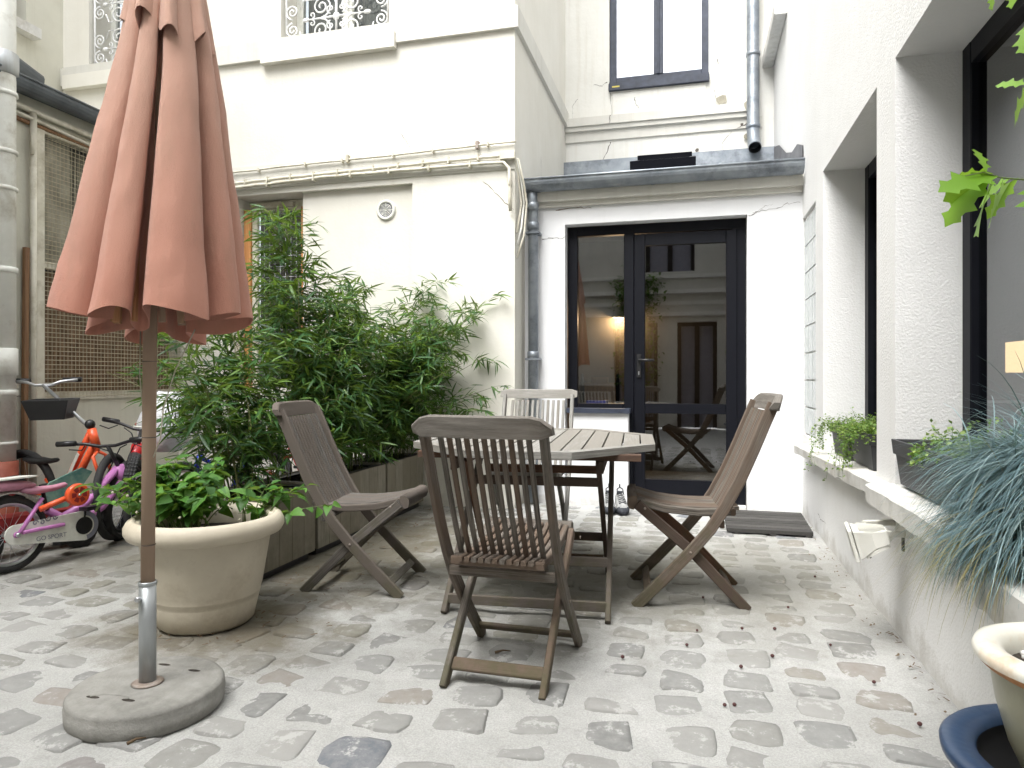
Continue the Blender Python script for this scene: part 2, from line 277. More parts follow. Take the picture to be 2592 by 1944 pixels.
# ---------------------------------------------------------------- helpers
OFFS = {}
def tagp(o, label=None, cat=None, group=None, kind=None):
    if label: o['label'] = label
    if cat: o['category'] = cat
    if group: o['group'] = group
    if kind: o['kind'] = kind
    return o
def thing(name, label, cat, loc=(0, 0, 0), rot=(0, 0, 0), group=None, world=False, scale=None):
    """Empty at the base of a thing; world=True: its parts are given in world coordinates"""
    o = bpy.data.objects.new(name, None); o.empty_display_size = 0.1; COL.objects.link(o)
    o.location = loc; o.rotation_euler = rot
    if scale: o.scale = scale
    OFFS[o.name] = Vector(loc) if world else Vector((0, 0, 0))
    return tagp(o, label, cat, group)
class MB:
    def __init__(s): s.v = []; s.f = []; s.uv = []; s.sm = []; s.tone = []; s.mi = []; s.ct = 0.0; s.cm = 0
    def face(s, idx, uv=None, smooth=False):
        s.f.append(idx); s.uv.append(uv or [(0, 0)] * len(idx)); s.sm.append(smooth); s.tone.append(s.ct); s.mi.append(s.cm)
    def poly(s, pts, smooth=False, uv=None):
        n = len(s.v); s.v += [tuple(p) for p in pts]; s.face(list(range(n, n + len(pts))), uv, smooth); return s
    def box(s, x0, x1, y0, y1, z0, z1, c=0.0):
        return s.beam(((x0 + x1) / 2, (y0 + y1) / 2, z0), ((x0 + x1) / 2, (y0 + y1) / 2, z1), abs(x1 - x0), abs(y1 - y0), c, up=(0, 1, 0)) if c else s._box(x0, x1, y0, y1, z0, z1)
    def _box(s, x0, x1, y0, y1, z0, z1):
        n = len(s.v)
        s.v += [(x, y, z) for x in (x0, x1) for y in (y0, y1) for z in (z0, z1)]
        dx, dy, dz = x1 - x0, y1 - y0, z1 - z0
        for q, (a, b) in (((0, 1, 3, 2), (dz, dy)), ((4, 6, 7, 5), (dy, dz)), ((0, 4, 5, 1), (dx, dz)), ((2, 3, 7, 6), (dz, dx)), ((0, 2, 6, 4), (dy, dx)), ((1, 5, 7, 3), (dx, dy))):
            uv = [(0, 0), (a, 0), (a, b), (0, b)]
            if b > a: uv = [(q_[1], q_[0]) for q_ in uv]
            s.face([n + i for i in q], uv)
        return s
    def beam(s, p0, p1, w, h, c=0.0, up=(0, 0, 1), w1=None, h1=None):
        """bar of section w (sideways) x h (along up) from p0 to p1, edges chamfered by c"""
        return s.path([p0, p1], w, h, c, up, w1=w1, h1=h1)
    def path(s, pts, w, h, c=0.003, up=(0, 0, 1), side=None, w1=None, h1=None, smooth=False):
        pts = [Vector(p) for p in pts]; n0 = len(s.v); rings = []; L = 0; u0 = R.random() * 3
        ls = []
        for i, p in enumerate(pts):
            d = (pts[min(i + 1, len(pts) - 1)] - pts[max(i - 1, 0)]).normalized()
            if side is not None: sd_ = Vector(side).normalized()
            else:
                sd_ = d.cross(Vector(up))
                if sd_.length < 1e-5: sd_ = d.cross(Vector((1, 0, 0)))
                sd_.normalize()
            u = sd_.cross(d).normalized()
            k = i / (len(pts) - 1)
            ww = (w + ((w1 if w1 is not None else w) - w) * k) / 2; hh = (h + ((h1 if h1 is not None else h) - h) * k) / 2
            cc = min(c, ww * 0.9, hh * 0.9)
            if c > 0: sec = [(-ww, -hh + cc), (-ww, hh - cc), (-ww + cc, hh), (ww - cc, hh), (ww, hh - cc), (ww, -hh + cc), (ww - cc, -hh), (-ww + cc, -hh)]
            else: sec = [(-ww, -hh), (-ww, hh), (ww, hh), (ww, -hh)]
            if i: L += (p - pts[i - 1]).length
            ls.append(L)
            for a, b in sec: s.v.append(tuple(p + sd_ * a + u * b))
            m = len(sec)
        for i in range(len(pts) - 1):
            per = 0
            for j in range(m):
                a = n0 + i * m + j; b = n0 + i * m + (j + 1) % m
                el = (Vector(s.v[a]) - Vector(s.v[b])).length
                s.face([a, b, b + m, a + m], [(u0 + ls[i], per), (u0 + ls[i], per + el), (u0 + ls[i + 1], per + el), (u0 + ls[i + 1], per)], smooth); per += el
        s.face([n0 + j for j in reversed(range(m))], [(0, 0.01 * j) for j in range(m)]); e = n0 + (len(pts) - 1) * m
        s.face([e + j for j in range(m)], [(0, 0.01 * j) for j in range(m)])
        return s
    def tube(s, pts, r, n=8, r1=None, cap=True, rf=None):
        pts = [Vector(p) for p in pts]; n0 = len(s.v); ref = None; L = 0; u0 = R.random() * 3; ls = []
        for i, p in enumerate(pts):
            d = (pts[min(i + 1, len(pts) - 1)] - pts[max(i - 1, 0)]).normalized()
            if ref is None: ref = d.cross(Vector((0, 0, 1))) if abs(d.z) < 0.9 else d.cross(Vector((0, 1, 0)))
            ref = (ref - d * ref.dot(d)).normalized(); u = d.cross(ref)
            k = i / max(1, len(pts) - 1); rr = rf(k) if rf else r + ((r1 if r1 is not None else r) - r) * k
            if i: L += (p - pts[i - 1]).length
            ls.append(L)
            for j in range(n):
                a = 2 * pi * j / n; s.v.append(tuple(p + (ref * cos(a) + u * sin(a)) * rr))
        for i in range(len(pts) - 1):
            for j in range(n):
                a = n0 + i * n + j; b = n0 + i * n + (j + 1) % n; e = 2 * pi * r / n
                s.face([a, b, b + n, a + n], [(u0 + ls[i], j * e), (u0 + ls[i], (j + 1) * e), (u0 + ls[i + 1], (j + 1) * e), (u0 + ls[i + 1], j * e)], True)
        if cap:
            s.face([n0 + j for j in reversed(range(n))]); e = n0 + (len(pts) - 1) * n; s.face([e + j for j in range(n)])
        return s
    def lathe(s, prof, n=32, c=(0, 0, 0), axis='Z', wob=0, smooth=True):
        n0 = len(s.v)
        for r, z in prof:
            for j in range(n):
                a = 2 * pi * j / n; rr = r * (1 + wob * sin(3 * a + 1))
                p = (rr * cos(a), rr * sin(a), z)
                if axis == 'Y': p = (p[0], p[2], p[1])
                if axis == 'X': p = (p[2], p[0], p[1])
                s.v.append((p[0] + c[0], p[1] + c[1], p[2] + c[2]))
        for i in range(len(prof) - 1):
            for j in range(n):
                a = n0 + i * n + j; b = n0 + i * n + (j + 1) % n
                s.face([a, b, b + n, a + n], [(prof[i][1], j * 0.01), (prof[i][1], j * 0.01 + 0.01), (prof[i + 1][1], j * 0.01 + 0.01), (prof[i + 1][1], j * 0.01)], smooth)
        return s
    def disc(s, c, r, n=24, nz=1):
        return s.poly([(c[0] + r * cos(2 * pi * j / n) , c[1] + r * sin(2 * pi * j / n) * nz, c[2]) for j in range(n)])
    def sphere(s, c, r, n=10, m=6, sc_=(1, 1, 1)):
        n0 = len(s.v)
        for i in range(m + 1):
            t = pi * i / m
            for j in range(n):
                a = 2 * pi * j / n; s.v.append((c[0] + r * sc_[0] * sin(t) * cos(a), c[1] + r * sc_[1] * sin(t) * sin(a), c[2] + r * sc_[2] * cos(t)))
        for i in range(m):
            for j in range(n):
                a = n0 + i * n + j; b = n0 + i * n + (j + 1) % n; s.face([a, a + n, b + n, b], None, True)
        return s
    def prism(s, poly, z0, z1, c=0.0):
        """polygon in XY (counter-clockwise) from z0 to z1"""
        n0 = len(s.v); m = len(poly); s.v += [(x, y, z0) for x, y in poly] + [(x, y, z1) for x, y in poly]
        for j in range(m):
            k = (j + 1) % m; l = (Vector(poly[j]) - Vector(poly[k])).length
            s.face([n0 + j, n0 + k, n0 + m + k, n0 + m + j], [(0, 0), (l, 0), (l, z1 - z0), (0, z1 - z0)])
        x0 = poly[0]; x1 = poly[1]; d = (Vector(x1) - Vector(x0)).normalized() if m == 4 else Vector((1, 0))
        if m == 4 and (Vector(poly[2]) - Vector(poly[1])).length > (Vector(x1) - Vector(x0)).length: d = (Vector(poly[2]) - Vector(poly[1])).normalized()
        e = Vector((-d.y, d.x)); uv = [(Vector(p).dot(d), Vector(p).dot(e)) for p in poly]
        s.face([n0 + j for j in reversed(range(m))], list(reversed(uv))); s.face([n0 + m + j for j in range(m)], uv)
        return s
    def tr(s, mat, i0=0):
        for i in range(i0, len(s.v)): s.v[i] = tuple(mat @ Vector(s.v[i]))
        return s
    def mesh(s, name, mat, off=Vector((0, 0, 0))):
        me = bpy.data.meshes.new(name)
        me.from_pydata([(x - off.x, y - off.y, z - off.z) for x, y, z in s.v], [], s.f)
        for m_ in (mat if isinstance(mat, (list, tuple)) else [mat]): me.materials.append(M[m_] if isinstance(m_, str) else m_)
        ul = me.uv_layers.new(name='UVMap'); flat = [c for f in s.uv for p in f for c in p]; ul.data.foreach_set('uv', flat)
        me.polygons.foreach_set('use_smooth', s.sm)
        if any(s.mi): me.polygons.foreach_set('material_index', s.mi)
        if any(s.tone):
            a = me.attributes.new('tone', 'FLOAT', 'FACE'); a.data.foreach_set('value', s.tone)
        me.update(); return me
    def build(s, name, mat, parent=None, label=None, kind=None):
        off = OFFS.get(parent.name, Vector((0, 0, 0))) if parent else Vector((0, 0, 0))
        o = bpy.data.objects.new(name, s.mesh(name, mat, off)); COL.objects.link(o)
        if parent: o.parent = parent
        OFFS[o.name] = off
        return tagp(o, label, None, None, kind)
def top(mb, name, mat, label, cat, loc, group=None, kind=None):
    """a thing that is one mesh; vertices in world coordinates, origin at loc"""
    o = bpy.data.objects.new(name, mb.mesh(name, mat, Vector(loc))); o.location = loc; COL.objects.link(o)
    OFFS[o.name] = Vector(loc)
    return tagp(o, label, cat, group, kind)
def bevel(o, w=0.004, seg=2):
    m = o.modifiers.new('bevel', 'BEVEL'); m.width = w; m.segments = seg; m.limit_method = 'ANGLE'; return o
def instance(name, me, parent, loc, rot=(0, 0, 0), scale=(1, 1, 1)):
    o = bpy.data.objects.new(name, me); COL.objects.link(o); o.parent = parent
    o.location = Vector(loc) - (OFFS.get(parent.name, Vector((0, 0, 0)))); o.rotation_euler = rot; o.scale = scale; return o
def copy_tree(o, parent=None):
    c = o.copy(); COL.objects.link(c)
    if parent: c.parent = parent
    OFFS[c.name] = OFFS.get(o.name, Vector((0, 0, 0)))
    for ch in list(o.children): copy_tree(ch, c)
    return c
def wall(mb, axis, k, a0, a1, z0, z1, holes, depth, into, back=False):
    """wall face at axis=k ('X' or 'Y') spanning a0..a1, z0..z1 with rectangular holes (a0,a1,z0,z1[,depth]); reveals run `depth` along `into` (+1/-1)"""
    xs = sorted({a0, a1, *[h[0] for h in holes], *[h[1] for h in holes]}); zs = sorted({z0, z1, *[h[2] for h in holes], *[h[3] for h in holes]})
    P = (lambda a, q, z: (q, a, z)) if axis == 'X' else (lambda a, q, z: (a, q, z))
    xs = [x for x in xs if a0 <= x <= a1]; zs = [z for z in zs if z0 <= z <= z1]
    for i in range(len(xs) - 1):
        for j in range(len(zs) - 1):
            cx, cz = (xs[i] + xs[i + 1]) / 2, (zs[j] + zs[j + 1]) / 2
            if any(h[0] < cx < h[1] and h[2] < cz < h[3] for h in holes): continue
            mb.poly([P(xs[i], k, zs[j]), P(xs[i + 1], k, zs[j]), P(xs[i + 1], k, zs[j + 1]), P(xs[i], k, zs[j + 1])])
    for h in holes:
        d = (h[4] if len(h) > 4 else depth) * into; A, B, Z0, Z1 = h[:4]
        mb.poly([P(A, k, Z0), P(A, k + d, Z0), P(A, k + d, Z1), P(A, k, Z1)])
        mb.poly([P(B, k, Z0), P(B, k, Z1), P(B, k + d, Z1), P(B, k + d, Z0)])
        mb.poly([P(A, k, Z1), P(A, k + d, Z1), P(B, k + d, Z1), P(B, k, Z1)])
        if Z0 > z0 + 0.001: mb.poly([P(A, k, Z0), P(B, k, Z0), P(B, k + d, Z0), P(A, k + d, Z0)])
    return mb
def rib(parent, pts, wd, normal, name='crack', mat='crack'):
    """thin open crack: a ragged ribbon lying 2 mm proud of the wall"""
    mb = MB(); nrm = Vector(normal); P = [Vector(p) + nrm * 0.002 for p in pts]
    q = []
    for i in range(len(P) - 1):
        for k in range(5):
            f = k / 5; p = P[i].lerp(P[i + 1], f); q.append(p + Vector((R.uniform(-1, 1) * (1 - abs(nrm.x)), R.uniform(-1, 1) * (1 - abs(nrm.y)), R.uniform(-1, 1))) * 0.007)
    q.append(P[-1]); L = len(q)
    prev = None
    for i, p in enumerate(q):
        d = (q[min(i + 1, L - 1)] - q[max(i - 1, 0)]).normalized(); sd_ = d.cross(nrm).normalized() * wd * (0.25 + R.random()) * (1 - 0.7 * i / L) * 0.5
        cur = (tuple(p - sd_), tuple(p + sd_))
        if prev: mb.poly([prev[0], prev[1], cur[1], cur[0]])
        prev = cur
    return mb.build(name, mat, parent)
# ================================================================ THE SETTING
# big ground sheet under everything, out to beyond the houses
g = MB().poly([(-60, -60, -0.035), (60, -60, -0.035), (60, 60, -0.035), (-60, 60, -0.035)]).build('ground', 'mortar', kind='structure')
# the cobbled court: bed of lime mortar, gently lumpy, with stones bedded in it
def hm(x, y): return 0.0035 * noise.noise(Vector((x * 5, y * 5, 0))) + 0.0045 * noise.noise(Vector((x * 17, y * 17, 3))) + 0.0016 * noise.noise(Vector((x * 60, y * 60, 5)))
mb = MB(); x0, x1, y0, y1 = -4.5, 0.86, 0.9, 5.72; dx = 0.017
nx, ny = int((x1 - x0) / dx), int((y1 - y0) / dx)
mb.v = [(x0 + (x1 - x0) * i / nx, y0 + (y1 - y0) * j / ny, hm(x0 + (x1 - x0) * i / nx, y0 + (y1 - y0) * j / ny)) for j in range(ny + 1) for i in range(nx + 1)]
me = bpy.data.meshes.new('pavement'); W1 = nx + 1
me.from_pydata(mb.v, [], [(j * W1 + i, j * W1 + i + 1, (j + 1) * W1 + i + 1, (j + 1) * W1 + i) for j in range(ny) for i in range(nx)])
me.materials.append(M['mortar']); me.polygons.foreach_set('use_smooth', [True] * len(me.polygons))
pave = bpy.data.objects.new('pavement', me); COL.objects.link(pave); tagp(pave, kind='structure'); OFFS['pavement'] = Vector((0, 0, 0))
def stone_pts(rr, wx, wy):
    n = 12; ph = rr.random() * 6; out = []
    for j in range(n):
        a = 2 * pi * j / n; e = 0.36; cx = abs(cos(a)) ** e * (1 if cos(a) > 0 else -1); cy = abs(sin(a)) ** e * (1 if sin(a) > 0 else -1)
        k = 1 + rr.uniform(-0.13, 0.06); out.append((cx * k * wx / 2, cy * k * wy / 2))
    return out
def add_stone(mb, rr, pts, hgt, loc=(0, 0), rot=0):
    n0 = len(mb.v); c_, s_ = cos(rot), sin(rot); n = len(pts); tl = (rr.uniform(-.014, .014), rr.uniform(-.014, .014))
    for f, z in ((1.0, -0.011), (0.93, -0.001), (0.72, 0.0035)):
        for x, y in pts:
            x_, y_ = x * f, y * f; mb.v.append((loc[0] + x_ * c_ - y_ * s_, loc[1] + x_ * s_ + y_ * c_, z * 1.0 + hgt + tl[0] * x_ + tl[1] * y_ + rr.uniform(-.0007, .0007)))
    mb.v.append((loc[0], loc[1], 0.0045 + hgt)); c = len(mb.v) - 1
    for i in range(2):
        for j in range(n):
            a = n0 + i * n + j; b = n0 + i * n + (j + 1) % n; mb.face([a, b, b + n, a + n], None, i == 1)
    for j in range(n): mb.face([n0 + 2 * n + j, n0 + 2 * n + (j + 1) % n, c], None, True)
rs = random.Random(3); shapes = []
for i in range(16):
    m_ = MB(); add_stone(m_, rs, stone_pts(rs, 1, 1), 0); shapes.append(m_)
stones = []
colx = -4.6; ci = 0
while colx < 0.95:
    wcol = rs.uniform(0.17, 0.215); y = 0.7 + rs.random() * 0.25
    while y < 5.72:
        l = rs.uniform(0.115, 0.19); jx = rs.uniform(-0.015, 0.015)
        cx = colx + wcol / 2 + jx; cy = y + l / 2
        k = min(1, max(0, (-cx - 1.2) / 2.0)); sx = cx; sy = cy + k * 0.0
        if rs.random() > 0.02 and sx - wcol / 2 > -4.48 and sx + wcol / 2 < 0.80 and sy < 5.62:
            stones.append((sx, sy, wcol * rs.uniform(0.85, 1.0), l, rs.gauss(0, 0.07) - 0.12 * k, rs.uniform(-0.0028, 0.0042)))
        y += l + rs.uniform(0.008, 0.034)
    colx += wcol + rs.uniform(0.020, 0.042); ci += 1
def seen(s):
    x, y = s[0], s[1]; d = -x * sin(radians(14.54)) + y * cos(radians(14.54)); r_ = x * cos(radians(14.54)) + y * sin(radians(14.54))
    if d < 0.5: return 1e9
    u, v = r_ / d, 1.05 / d
    return d if abs(u) < 0.78 and v < 0.59 else 1e9
stones.sort(key=seen)
meshes = {}
for s in stones[:300]:
    # unit meshes are scaled through their own data, shared by alike stones
    key = (rs.randrange(16), round(s[2] / 0.02), round(s[3] / 0.03))
    if key not in meshes:
        src = shapes[key[0]]; m_ = MB(); m_.f = src.f; m_.uv = src.uv; m_.sm = src.sm; m_.tone = src.tone; m_.mi = src.mi
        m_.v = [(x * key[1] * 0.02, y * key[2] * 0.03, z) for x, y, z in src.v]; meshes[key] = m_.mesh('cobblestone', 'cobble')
    instance('cobblestone', meshes[key], pave, (s[0], s[1], s[5]), (0, 0, s[4]))
mb = MB()
for s in stones[300:]:
    mb.ct = rs.random(); add_stone(mb, rs, stone_pts(rs, s[2], s[3]), s[5], (s[0], s[1]), s[4])
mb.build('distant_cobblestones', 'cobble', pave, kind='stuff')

# ---------------------------------------------------------------- main building (left of the door)
YM, XC = 5.33, -1.36
main = thing('main_building', 'tall cream rendered building with white scroll balconies and barred ground floor window', 'building', (-3.6, YM, 0), world=True)
mb = MB()
wall(mb, 'Y', YM, -5.8, XC, 0, 9.5, [(-3.93, -2.23, 0.0, 2.65, 0.05), (-3.455, -2.436, 3.90, 6.2, 0.32), (-5.50, -4.62, 3.90, 6.2, 0.32)], 0.05, +1)
# shallow recess with its back panel, and the deeper window niche
wall(mb, 'Y', YM + 0.05, -3.93, -2.23, 0, 2.65, [(-3.93, -3.27, 0.95, 2.65, 0.22)], 0.22, +1)
mb.poly([(XC, YM, 0), (XC, 7.61, 0), (XC, 7.61, 9.5), (XC, YM, 9.5)])
mb.build('wall', 'plaster', main)
mb = MB()
mb.box(-5.8, XC + 0.035, YM - 0.035, YM, 3.81, 3.98, 0.004)
mb.box(XC, XC + 0.035, YM, 7.61, 3.81, 3.98, 0.004)
mb.build('string_course', 'plaster_band', main)
for xa, xb in ((-3.62, -2.365), (-5.75, -4.5)):
    MB().box(xa, xb, YM - 0.065, YM - 0.001, 3.765, 3.892, 0.006).build('window_sill', 'plaster', main)
MB().box(-4.4, XC + 0.004, YM - 0.012, YM + 0.0, 2.70, 2.90, 0.002).build('cable_band', 'plaster_band', main)
# balcony windows: frame, panes, white voile, railing with scrolls
def railing(xa, xb, z0, y, parent):
    mb = MB(); w_ = xb - xa
    for z in (z0 + 0.03, z0 + 0.86, z0 + 0.93): mb.tube([(xa, y, z), (xb, y, z)], 0.009, 6)
    for x in (xa + 0.03, xb - 0.03): mb.tube([(x, y, z0 - 0.03), (x, y, z0 + 1.0)], 0.010, 6)
    mb.build('rail_frame', 'iron_white', parent)
    mb = MB()
    def spiral(cx, cz, r, a0, turns, sgn, th=0.0075, tail=None):
        pts = []
        for i in range(int(turns * 14) + 1):
            k = i / (turns * 14); a = a0 + sgn * 2 * pi * turns * k; rr = r * (1 - 0.86 * k); pts.append((cx + rr * cos(a), y, cz + rr * sin(a)))
        if tail: pts = [tail] + pts
        mb.tube(pts, th, 5)
    cx = (xa + xb) / 2
    for row, zc in enumerate((z0 + 0.18, z0 + 0.70)):
        pass
    for zc in (z0 + 0.24, z0 + 0.66):
        for s in (-1, 1):
            spiral(cx + s * 0.14, zc - 0.10, 0.095, pi / 2, 1.9, s); spiral(cx + s * 0.14, zc + 0.10, 0.095, -pi / 2, 1.9, -s)
            spiral(cx + s * 0.055, zc - 0.07, 0.04, pi / 2, 1.2, -s, 0.006); spiral(cx + s * 0.055, zc + 0.07, 0.04, -pi / 2, 1.2, s, 0.006)
            spiral(cx + s * (w_ / 2 - 0.09), zc - 0.075, 0.065, pi / 2, 1.8, -s); spiral(cx + s * (w_ / 2 - 0.09), zc + 0.085, 0.065, -pi / 2, 1.8, s)
            for dz in (-0.17, 0.17):
                mb.tube([(cx + s * (w_ / 2 - 0.16), y, zc + dz * 0.55), (cx + s * (w_ / 2 - 0.19), y, zc + dz), (cx + s * 0.20, y, zc + dz)], 0.006, 5)
            mb.tube([(cx, y, zc), (cx + s * 0.27, y, zc)], 0.009, 6, 0.006); mb.sphere((cx + s * 0.29, y, zc), 0.02, 6, 4, (1.8, 0.5, 1))
            spiral(cx + s * 0.23, zc - 0.035, 0.03, pi / 2, 1.0, s, 0.006); spiral(cx + s * 0.23, zc + 0.035, 0.03, -pi / 2, 1.0, -s, 0.006)
        mb.tube([(cx, y, zc - 0.17), (cx, y, zc + 0.17)], 0.011, 6); mb.sphere((cx, y, zc), 0.035, 8, 5, (1, 0.4, 1))
        mb.sphere((cx, y, zc + 0.15), 0.022, 6, 4, (1, 0.5, 1.6)); mb.sphere((cx, y, zc - 0.15), 0.022, 6, 4, (1, 0.5, 1.6))
    mb.build('scrollwork', 'iron_white', parent)
def sash(parent, xa, xb, z0, z1, y, fm, gl, cur, fw=0.07, name='window', mull=0.09, cury=0.10, rails=()):
    """two-leaf window facing -Y"""
    f = MB()
    f.box(xa, xa + fw, y, y + 0.06, z0, z1, 0.004); f.box(xb - fw, xb, y, y + 0.06, z0, z1, 0.004)
    f.box(xa + fw, xb - fw, y + 0.002, y + 0.058, z0, z0 + fw, 0.004); f.box(xa + fw, xb - fw, y + 0.002, y + 0.058, z1 - fw, z1, 0.004)
    cx = (xa + xb) / 2
    if mull:
        f.box(cx - mull / 2, cx + mull / 2, y - 0.006, y + 0.055, z0 + fw, z1 - fw, 0.004); f.box(cx - 0.012, cx + 0.012, y - 0.02, y - 0.004, z0 + fw, z1 - fw, 0.004)
    wd = f.build(name, fm, parent)
    for a, b in (((xa + fw, cx - mull / 2), (cx + mull / 2, xb - fw)) if mull else ((xa + fw, xb - fw),)):
        MB()._box(a, b, y + 0.025, y + 0.031, z0 + fw, z1 - fw).build('pane', gl, wd)
    if cur:
        c = MB(); n = 60
        for i in range(n):
            a = xa + fw + (xb - xa - 2 * fw) * i / n; b = xa + fw + (xb - xa - 2 * fw) * (i + 1) / n
            fa = y + cury + 0.012 * sin(i * 0.9); fb = y + cury + 0.012 * sin((i + 1) * 0.9)
            c.poly([(a, fa, z0 + 0.02), (b, fb, z0 + 0.02), (b, fb, z1), (a, fa, z1)], True)
        c.build('curtain', cur, wd)
    return wd
for xa, xb in ((-3.455, -2.436), (-5.50, -4.62)):
    railing(xa, xb, 3.90, YM + 0.04, main)
    sash(main, xa, xb, 3.90, 6.2, YM + 0.25, 'white_plastic', 'glass', 'grey_blind', 0.06)
# dark backs so no light leaks through the building
# ground floor window: cream architrave, orange stained jambs, steel mesh, dark glass
f = MB(); f.box(-3.92, -3.28, YM + 0.215, YM + 0.262, 2.56, 2.645, 0.003); f.box(-3.80, -3.45, YM + 0.18, YM + 0.214, 2.58, 2.62, 0.003)
wd = f.build('window', 'cream_paint', main)
for a, b in ((-3.925, -3.855), (-3.345, -3.275)):
    MB().box(a, b, YM + 0.14, YM + 0.20, 0.96, 2.56, 0.004).build('jamb', 'orange_wood', wd)
MB().box(-3.853, -3.80, YM + 0.16, YM + 0.2, 0.96, 2.56, 0.004).build('jamb', 'cream_paint', wd)
MB()._box(-3.855, -3.345, YM + 0.24, YM + 0.246, 0.96, 2.555).build('pane', 'glass', wd)
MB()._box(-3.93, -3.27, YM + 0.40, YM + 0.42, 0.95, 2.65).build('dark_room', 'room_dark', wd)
mb = MB()
for i in range(9): mb.tube([(-3.80 + i * 0.054, YM + 0.19, 0.96), (-3.80 + i * 0.054, YM + 0.19, 2.55)], 0.0032, 5)
for j in range(17): mb.tube([(-3.80, YM + 0.184, 1.0 + j * 0.095), (-3.345, YM + 0.184, 1.0 + j * 0.095)], 0.0032, 5)
mb.build('wire_grille', 'galv', wd)
# round vent
mb = MB(); mb.lathe([(0.086, 0), (0.086, -0.012), (0.078, -0.018), (0.062, -0.018), (0.060, -0.006)], 28, (-2.485, YM + 0.05, 2.453), 'Y')
v_ = mb.build('air_vent', 'white_plastic', main)
MB().poly([(-2.485 + 0.06 * cos(a * pi / 12), YM + 0.047, 2.453 + 0.06 * sin(a * pi / 12)) for a in range(24)]).build('vent_back', 'grey_print', v_)
mb = MB()
for r_ in (0.012, 0.024, 0.036, 0.048): mb.tube([(-2.485 + r_ * cos(a * pi / 9), YM + 0.036, 2.453 + r_ * sin(a * pi / 9)) for a in range(19)], 0.0028, 4)
for a in range(8): mb.tube([(-2.485, YM + 0.038, 2.453), (-2.485 + 0.06 * cos(a * pi / 4), YM + 0.038, 2.453 + 0.06 * sin(a * pi / 4))], 0.0024, 4)
mb.build('vent_grille', 'white_plastic', v_)
# cables and conduits along the band
def cable(pts, r, mat='cream_paint', clips=0.33, parent=main, name='conduit'):
    P = [Vector(p) for p in pts]; q = []
    for i in range(len(P) - 1):
        n = max(1, int((P[i + 1] - P[i]).length / 0.11))
        for k in range(n): q.append(P[i].lerp(P[i + 1], k / n) + Vector((0, 0, R.uniform(-1, 1) * 0.003)))
    q.append(P[-1]); mb = MB().tube(q, r, 7)
    o = mb.build(name, mat, parent)
    if clips:
        L = 0
        for i in range(1, len(q)):
            L += (q[i] - q[i - 1]).length
            if L > clips * R.uniform(0.8, 1.2):
                L = 0; MB().box(q[i].x - 0.007, q[i].x + 0.007, q[i].y - r * 1.4, YM, q[i].z - r * 1.7, q[i].z + r * 1.7, 0.002).build('clip', mat, o)
    return o
cable([(-4.45, YM - 0.035, 2.84), (-3.2, YM - 0.035, 2.868), (XC + 0.02, YM - 0.035, 2.905)], 0.009)
cable([(-4.45, YM - 0.04, 2.735), (-3.0, YM - 0.04, 2.775), (-1.9, YM - 0.04, 2.795), (XC - 0.04, YM - 0.04, 2.80)], 0.014, clips=0.2)
cable([(-4.45, YM - 0.045, 2.69), (-3.0, YM - 0.045, 2.742), (-1.6, YM - 0.045, 2.752), (-1.44, YM - 0.045, 2.745), (-1.395, YM - 0.045, 2.70), (-1.385, YM - 0.045, 2.36)], 0.014, clips=0.4)
MB().box(-1.47, -1.345, YM - 0.062, YM - 0.012, 2.77, 2.82, 0.005).build('junction_box', 'cream_paint', main)
for k, dx_ in enumerate((0.0, 0.022, 0.044)):
    cable([(-1.40, YM - 0.04, 2.79), (-1.345 + dx_ * .5, YM - 0.03, 2.77), (-1.335 + dx_, YM + 0.02, 2.65 - 0.03 * k), (-1.325 + dx_, YM + 0.08, 2.45), (-1.34 + dx_, YM + 0.05, 2.30 - 0.06 * k), (-1.345, YM + 0.02, 2.2 - 0.1 * k)], 0.008, ('cream_paint', 'white_pipe', 'cream_paint')[k], 0, name='cable')
for x, z in ((-1.66, 2.905), (-2.8, 2.885)): MB().box(x - 0.012, x + 0.012, YM - 0.05, YM, z - 0.03, z + 0.03, 0.003).build('bracket', 'rust' if x > -2 else 'cream_paint', main)
cyf = YM - 0.013
rib(main, [(-1.62, YM, 2.62), (-1.52, YM, 2.53), (-1.42, YM, 2.42), (-1.37, YM, 2.38)], 0.010, (0, -1, 0))
rib(main, [(-2.35, YM, 3.08), (-2.29, YM, 3.0), (-2.22, YM, 2.92)], 0.005, (0, -1, 0))
rib(main, [(XC, 6.3, 3.1), (XC, 6.32, 2.9), (XC, 6.3, 2.8)], 0.006, (1, 0, 0))
# ---------------------------------------------------------------- the side house on the left (shed with wire mesh)
XL = -4.5
shed = thing('lean_to', 'low grey-cream lean-to with wire mesh window and dark gutter', 'lean-to', (XL, 3.5, 0), world=True)
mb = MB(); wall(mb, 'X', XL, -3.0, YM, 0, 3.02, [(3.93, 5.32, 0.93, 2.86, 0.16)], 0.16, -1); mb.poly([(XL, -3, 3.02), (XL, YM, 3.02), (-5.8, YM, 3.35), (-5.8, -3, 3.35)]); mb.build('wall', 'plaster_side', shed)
MB().box(XL - 0.02, XL + 0.13, -3.0, YM - 0.02, 3.012, 3.045, 0.003).build('roof', 'zinc_dark', shed)
mb = MB()
for k in range(10):
    a0_, a1_ = pi + pi * k / 10, pi + pi * (k + 1) / 10
    A = (XL + 0.13 + 0.075 * cos(a0_), 3.03 + 0.075 * sin(a0_)); B = (XL + 0.13 + 0.075 * cos(a1_), 3.03 + 0.075 * sin(a1_))
    mb.poly([(A[0], -3, A[1] + .09), (A[0], YM - .08, A[1]), (B[0], YM - .08, B[1]), (B[0], -3, B[1] + .09)], True)
mb.tube([(XL + 0.205, -3, 3.12), (XL + 0.205, YM - 0.08, 3.035)], 0.009, 6); mb.build('gutter', 'zinc_dark', shed)
